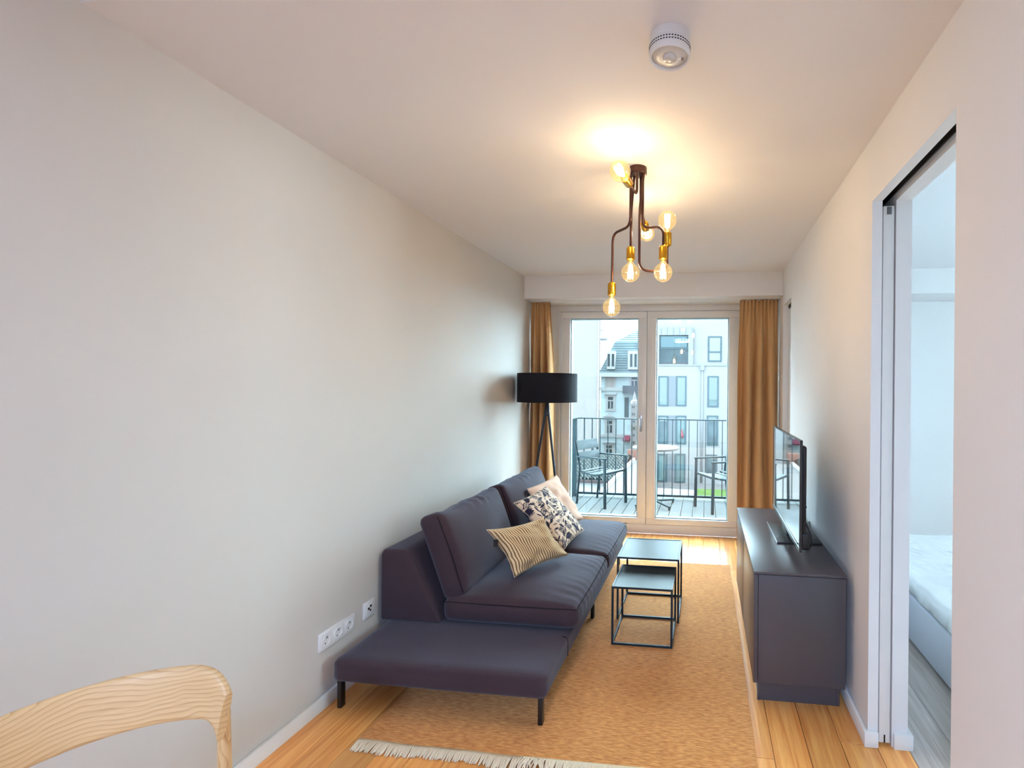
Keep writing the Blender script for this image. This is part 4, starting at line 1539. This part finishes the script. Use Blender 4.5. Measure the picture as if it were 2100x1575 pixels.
# top floor: clad dormer with wide loggia window, second window
YT = YM + 0.45
x0, z1 = pxw(1336, 673, YT)
x1, z0 = pxw(1421, 746, YT)
dm_ = MB()
wx0, wz1 = pxw(1352, 688, YT)
wx1, wz0 = pxw(1411, 744, YT)
dm_.box((x0, YT - 0.30, wz1), (x1, YT + 0.05, z1)).box((x0, YT - 0.30, 3.02), (wx0, YT + 0.05, wz1)).box((wx1, YT - 0.30, 3.02), (x1, YT + 0.05, wz1))
dm_.build('dormer_cladding', ZINC, mo)
xx = wx0 - 0.3
while xx < x1:
    box('cladding_seam', (xx, YT - 0.32, wz1 + 0.03), (xx + 0.025, YT - 0.30, z1), PANEL, mo)
    xx += 0.42
lw = tall_window(mo, 1352, 688, 1411, 744, YT - 0.12, WDARK, fw=0.09)
zm = wz0 + (wz1 - wz0) * 0.55
box('sunshade', (wx0 + 0.1, YT - 0.22, zm), (wx1 - 0.1, YT - 0.18, wz1 - 0.09), mat('blue_shade', ext(150, 195, 212), 0.7, spec=0.07), lw)
rr_ = MB()
rr_.box((wx0, YT - 0.28, zm - 0.10), (wx1, YT - 0.24, zm - 0.04))
xx = wx0 + 0.06
while xx < wx1:
    rr_.box((xx, YT - 0.27, wz0 + 0.05), (xx + 0.025, YT - 0.25, zm - 0.1))
    xx += 0.13
rr_.build('loggia_railing', WFR, lw)
tall_window(mo, 1451, 689.5, 1479.5, 742, YT, mat('sky_window_pane', ext(220, 242, 246), 0.1, spec=0.07), fw=0.10, mull=0.38)
x0, z1 = pxw(1440, 750, YM)
MB().tube([(x0, YM - 0.08, 2.95), (x0, YM - 0.08, -4.9)], 0.07, 10).build('downpipe', ZINC, mo, smooth=True)
box('downpipe_hopper', (x0 - 0.13, YM - 0.2, 2.62), (x0 + 0.13, YM - 0.005, 2.92), ZINC, mo)

# ---- older grey building with mansard roof
YG = 45.0
og = thing('townhouse', 'older grey townhouse with slate mansard roof seen through the left pane', 'building', (-7.0, YG, -5.0))
gx0, gx1 = -9.75, -1.0
ez = pxw(1232, 768, YG)[1]
box('wall', (gx0, YG, -5.0), (gx1, YG + 10, ez), GREY, og)
k1x, k1z = pxw(1257, 698, YG)
k2x, k2z = pxw(1297, 673.5, YG)
rf_ = MB()
# hipped mansard: lower steep skirt then flatter cap
e0 = Vector((gx0 - 0.15, YG - 0.25, ez + 0.15))
lo4 = [(gx0 - 0.15, YG - 0.25, ez + 0.15), (gx1, YG - 0.25, ez + 0.15), (gx1, YG + 10, ez + 0.15), (gx0 - 0.15, YG + 10, ez + 0.15)]
mi4 = [(k1x, YG + 0.9, k1z), (gx1, YG + 0.9, k1z), (gx1, YG + 9, k1z), (k1x, YG + 9, k1z)]
hi4 = [(k2x, YG + 3.2, k2z + 0.25), (gx1, YG + 3.2, k2z + 0.25), (gx1, YG + 7, k2z + 0.25), (k2x, YG + 7, k2z + 0.25)]
rv_ = lo4 + mi4 + hi4
rfc = [(0, 1, 2, 3), (8, 9, 10, 11)]
for a in (0, 4):
    for q in range(4):
        rfc.append((a + q, a + (q + 1) % 4, a + 4 + (q + 1) % 4, a + 4 + q))
rf_.add(rv_, rfc)
roof = rf_.build('roof', SLATE, og)
cs = MB()
for t in range(1, 13):        # slate courses on the steep skirt
    s = t / 13
    a = Vector(lo4[0]).lerp(Vector(mi4[0]), s)
    b = Vector(lo4[1]).lerp(Vector(mi4[1]), s)
    cs.box((a.x, a.y - 0.03, a.z - 0.02), (b.x, a.y + 0.02, a.z + 0.02))
for t in range(1, 6):
    s = t / 6
    a = Vector(mi4[0]).lerp(Vector(hi4[0]), s)
    b = Vector(mi4[1]).lerp(Vector(hi4[1]), s)
    cs.box((a.x, a.y - 0.03, a.z - 0.01), (b.x, a.y + 0.03, a.z + 0.03))
o = cs.build('slate_courses', mat('slate_edge_dark', ext(140, 178, 192, 0.3), 0.8, spec=0.07), roof)
o['kind'] = 'stuff'
box('cornice', (gx0 - 0.3, YG - 0.45, ez - 0.22), (gx1, YG + 0.05, ez + 0.15), STUC, og)
for za in (798, 893):
    zz = pxw(1250, za, YG)[1]
    box('string_course', (gx0 - 0.05, YG - 0.12, zz - 0.16), (gx1, YG + 0.02, zz + 0.16), STUC, og)
for (a, b, c, d) in ((1245.5, 720, 1261.5, 757), (1288, 720, 1311, 758), (1318, 720, 1334, 757)):
    x0, z1 = pxw(a, b, YG)
    x1, z0 = pxw(c, d, YG)
    dr = MB().box((x0, YG - 0.30, z0), (x1, YG + 1.2, z1)).build('dormer', STUC, og)
    xm = (x0 + x1) / 2
    for q in (-1, 1):
        box('pane', (xm + q * 0.20 - 0.11, YG - 0.33, z0 + 0.25), (xm + q * 0.20 + 0.11, YG - 0.29, z1 - 0.28), WDARK, dr)
x0, z1 = pxw(1300, 683, YG)
x1, z0 = pxw(1313, 694, YG)
MB().add([(x0, YG + 1.2, z0), (x1, YG + 1.2, z0), (x1, YG + 2.0, z1), (x0 + 0.25, YG + 2.0, z1), (x0, YG + 1.5, z0), (x1, YG + 1.5, z0), (x1, YG + 2.3, z1), (x0 + 0.25, YG + 2.3, z1)],
         [(0, 1, 2, 3), (7, 6, 5, 4), (0, 4, 5, 1), (1, 5, 6, 2), (2, 6, 7, 3), (3, 7, 4, 0)]).build('roof_light', WWHITE, og)


def old_window(px0, py0, px1, py1, blank=False):
    x0, z1 = pxw(px0, py0, YG)
    x1, z0 = pxw(px1, py1, YG)
    s = 0.18
    w = MB().box((x0 - s, YG - 0.10, z0 - s), (x1 + s, YG + 0.02, z1 + s)).build('window', STUC, og)
    if blank:
        box('shutter', (x0, YG - 0.13, z0), (x1, YG - 0.10, z1), WWHITE, w)
        return
    zt = z0 + (z1 - z0) * 0.68
    xm = (x0 + x1) / 2
    for a, b, c, d in ((x0 + 0.05, xm - 0.05, z0 + 0.05, zt - 0.06), (xm + 0.05, x1 - 0.05, z0 + 0.05, zt - 0.06), (x0 + 0.05, x1 - 0.05, zt + 0.06, z1 - 0.04)):
        box('pane', (a, YG - 0.125, c), (b, YG - 0.095, d), WDARK, w)
    box('lintel', (x0 - 0.3, YG - 0.22, z1 + s), (x1 + 0.3, YG - 0.0, z1 + s + 0.14), STUC, w)


old_window(1244, 771, 1259.5, 794, True)
old_window(1294, 773, 1308, 794)
old_window(1246.5, 813, 1259, 839)
old_window(1245, 862, 1257.5, 888)
old_window(1244, 912, 1257.5, 936)
old_window(1318, 813, 1330, 839)
old_window(1318, 862, 1330, 888)
x0, z1 = pxw(1236, 849, YG)
x1, z0 = pxw(1265, 857, YG)
MB().prism([(x0, z0), (x1, z0), ((x0 + x1) / 2, z1 + 0.1)], 1, YG - 0.22, YG).build('pediment', STUC, og)
x0, z1 = pxw(1281, 791, YG)
x1, z0 = pxw(1312, 807, YG)
bl_ = MB().box((x0, YG - 1.1, z0), (x1, YG, z0 + 0.14)).box((x0, YG - 1.1, z0 + 0.14), (x1, YG - 1.05, z1)).box((x0, YG - 1.05, z0 + 0.14), (x0 + 0.05, YG, z1))
bl_.build('balcony', PANEL, og)
x0, z1 = pxw(1281, 815, YG)
x1, z0 = pxw(1290, 856, YG)
box('balcony_door', (x0, YG - 0.05, z0), (x1, YG + 0.01, z1), WPANE, og)
x0, z1 = pxw(1281, 892, YG)
x1, z0 = pxw(1294, 903, YG)
MB().prism([(YG - 0.05, z1), (YG - 0.9, z0 + 0.12), (YG - 0.9, z0), (YG - 0.05, z0)], 0, x0, x1).build('awning', mat('red_awning', ext(240, 96, 140), 0.8, spec=0.07), og)

# ---- narrow white stair tower in front of the townhouse
YN = 42.0
tw = thing('stair_tower', 'narrow white tower with small stacked windows before the grey townhouse', 'tower', (-6.1, YN, -5.0))
x0, z1 = pxw(1294, 828, YN)
x1, z0 = pxw(1307, 922, YN)
box('shaft', (x0, YN, -5.0), (x1, YN + 0.6, z1), WWHITE, tw)
MB().lathe([(0.34, z1), (0.30, z1 + 0.25), (0.16, z1 + 0.35), (0.10, z1 + 0.7), (0.01, z1 + 1.1)], ((x0 + x1) / 2, YN + 0.3, 0), seg=16).build('spire', WWHITE, tw, smooth=True, angle=40)
for pz in (832, 847, 862, 876, 890, 905):
    for ppx in (1297.5, 1301):
        a, b = pxw(ppx, pz, YN)
        box('pane', (a - 0.05, YN - 0.02, b - 0.22), (a + 0.05, YN + 0.01, b), WDARK, tw)

# ---- blank white neighbouring wall on the left
YW = 34.2
nbx = pxw(1230, 800, YW)[0]
nw = thing('neighbour_house', 'blank white house wall at the left edge of the left pane', 'building', (-10.0, YW, -5.0))
MB().prism([(-28.0, YW), (nbx, YW), (nbx * 37.8 / 34.2 - 0.4, YW + 3.6), (-28.0, YW + 3.6)], 2, -5.0, 14.0).build('wall', REND2, nw)  # unseen left stretch lengthened to keep sky light off the right wall
MB().tube([(nbx - 0.10, YW - 0.06, 13.9), (nbx - 0.10, YW - 0.06, -4.9)], 0.045, 8).build('corner_pipe', STUC, nw, smooth=True)

# ---- crane mast behind
YK = 62.0
kx = pxw(1238, 700, YK)[0]
ck = thing('tower_crane', 'pale lattice crane mast beside the slate roof', 'crane', (kx, YK, -5.0))
CRN = mat('pale_crane_paint', ext(222, 238, 242), 0.6, spec=0.07)
for sx_ in (-1, 1):
    for sy_ in (-1, 1):
        MB().tube([(kx + sx_ * 0.42, YK + sy_ * 0.42, -5), (kx + sx_ * 0.42, YK + sy_ * 0.42, 15)], 0.035, 6).build('mast_leg', CRN, ck)
lt = MB()
z = -5.0
q = 0
while z < 14.5:
    s1, s2 = (-1, 1) if q % 2 else (1, -1)
    for yy in (-0.42, 0.42):
        lt.tube([(kx + s1 * 0.42, YK + yy, z), (kx + s2 * 0.42, YK + yy, z + 0.8)], 0.02, 5)
        lt.tube([(kx - 0.42, YK + yy, z), (kx + 0.42, YK + yy, z)], 0.02, 5)
    z += 0.8
    q += 1
lt.build('mast_lattice', CRN, ck)
jx, jz = pxw(1224, 653, YK)
jx2, jz2 = pxw(1232, 677, YK)
MB().tube([(jx, YK - 0.5, jz), (jx2, YK - 0.5, jz2), (kx, YK - 0.45, jz2 - 0.3)], 0.06, 6).build('hoist_rope', mat('rope_grey', ext(130, 165, 178), 0.7, spec=0.07), ck)
zb = pxw(1236, 696, YK)[1]
box('mast_platform', (kx - 0.7, YK - 0.8, zb - 0.1), (kx + 0.5, YK + 0.5, zb + 0.12), ZINC, ck)

# ---- low house with tiled roof just below the balcony
hr = thing('tiled_outbuilding', 'low outbuilding with weathered grey wavy tiled roof below the balcony', 'building', (-6.5, 28.0, -5.0))
YE, YR = 26.0, 30.0
zE, zR = -3.62, -2.75
xr_, xl_ = -4.62, -9.0
box('wall', (xl_, YE + 0.3, -5.0), (xr_ - 0.1, YR + 3.5, zE - 0.02), STUC, hr)
tv_, tf_ = [], []
rows, per = 12, 22
xs = [xl_ + (xr_ - xl_) * i / (per * 6) for i in range(per * 6 + 1)]
for r in range(rows):
    for e in (0, 1):
        t = (r + e) / rows
        y = YE + (YR - YE) * t
        z = zE + (zR - zE) * t + (0.085 if e == 0 else 0.0)
        for i, xq in enumerate(xs):
            tv_.append((xq, y - (0.04 if e == 0 else 0), z + 0.055 * math.sin(i / 6 * 2 * PI)))
n_ = len(xs)
for r in range(rows):
    for e in range(2):
        a = (2 * r + e) * n_
        if 2 * r + e + 1 >= 2 * rows:
            continue
        for i in range(n_ - 1):
            tf_.append((a + i, a + i + 1, a + n_ + i + 1, a + n_ + i))
o = MB().add(tv_, tf_).build('roof_tiles', mat('weathered_tile', ext(196, 220, 224), 0.85, spec=0.07, var=0.35, scale=3.0), hr, smooth=True, angle=30, fix=False)
o['kind'] = 'stuff'
MB().add([(xl_, YR, zR), (xr_, YR, zR), (xr_, YR + 3.7, zE), (xl_, YR + 3.7, zE), (xl_, YE, zE - 0.03), (xr_, YE, zE - 0.03), (xr_, YR, zR - 0.08), (xl_, YR, zR - 0.08)],
         [(0, 1, 2, 3), (4, 5, 6, 7)]).build('roof_back', SLATE, hr)
box('gutter', (xl_, YE - 0.20, zE - 0.13), (xr_ + 0.02, YE - 0.05, zE + 0.02), mat('brown_gutter', ext(150, 140, 145), 0.7, spec=0.07), hr)
ch_ = MB().box((-4.95, 31.2, -5.0), (-4.30, 31.8, -2.62)).build('chimney', mat('terracotta_render', ext(232, 178, 164), 0.9, spec=0.07), hr)

an_ = thing('white_annex', 'low white flat roofed annex with diagonal edge below the railing', 'building', (-3.0, 25.0, -5.0))
MB().prism([(-4.52, 20.5), (-0.45, 19.2), (-0.45, 22.4), (-2.3, 22.6), (-3.2, 31.0), (-4.52, 31.0)], 2, -5.0, -3.22).build('wall', REND2, an_)
MB().prism([(-4.56, 20.4), (-4.40, 20.4), (-4.40, 31.0), (-4.56, 31.0)], 2, -3.22, -3.08).build('parapet', STUC, an_)
tag(box('lawn', (-0.5, 28.9, -5.0), (4.5, 31.0, -4.93), mat('bright_grass', ext(170, 224, 130), 0.9, spec=0.07, var=0.3, scale=4)), 'strip of bright green lawn before the white apartment block', 'lawn')

for o in bpy.data.objects:
    if '_local' in o:
        del o['_local']
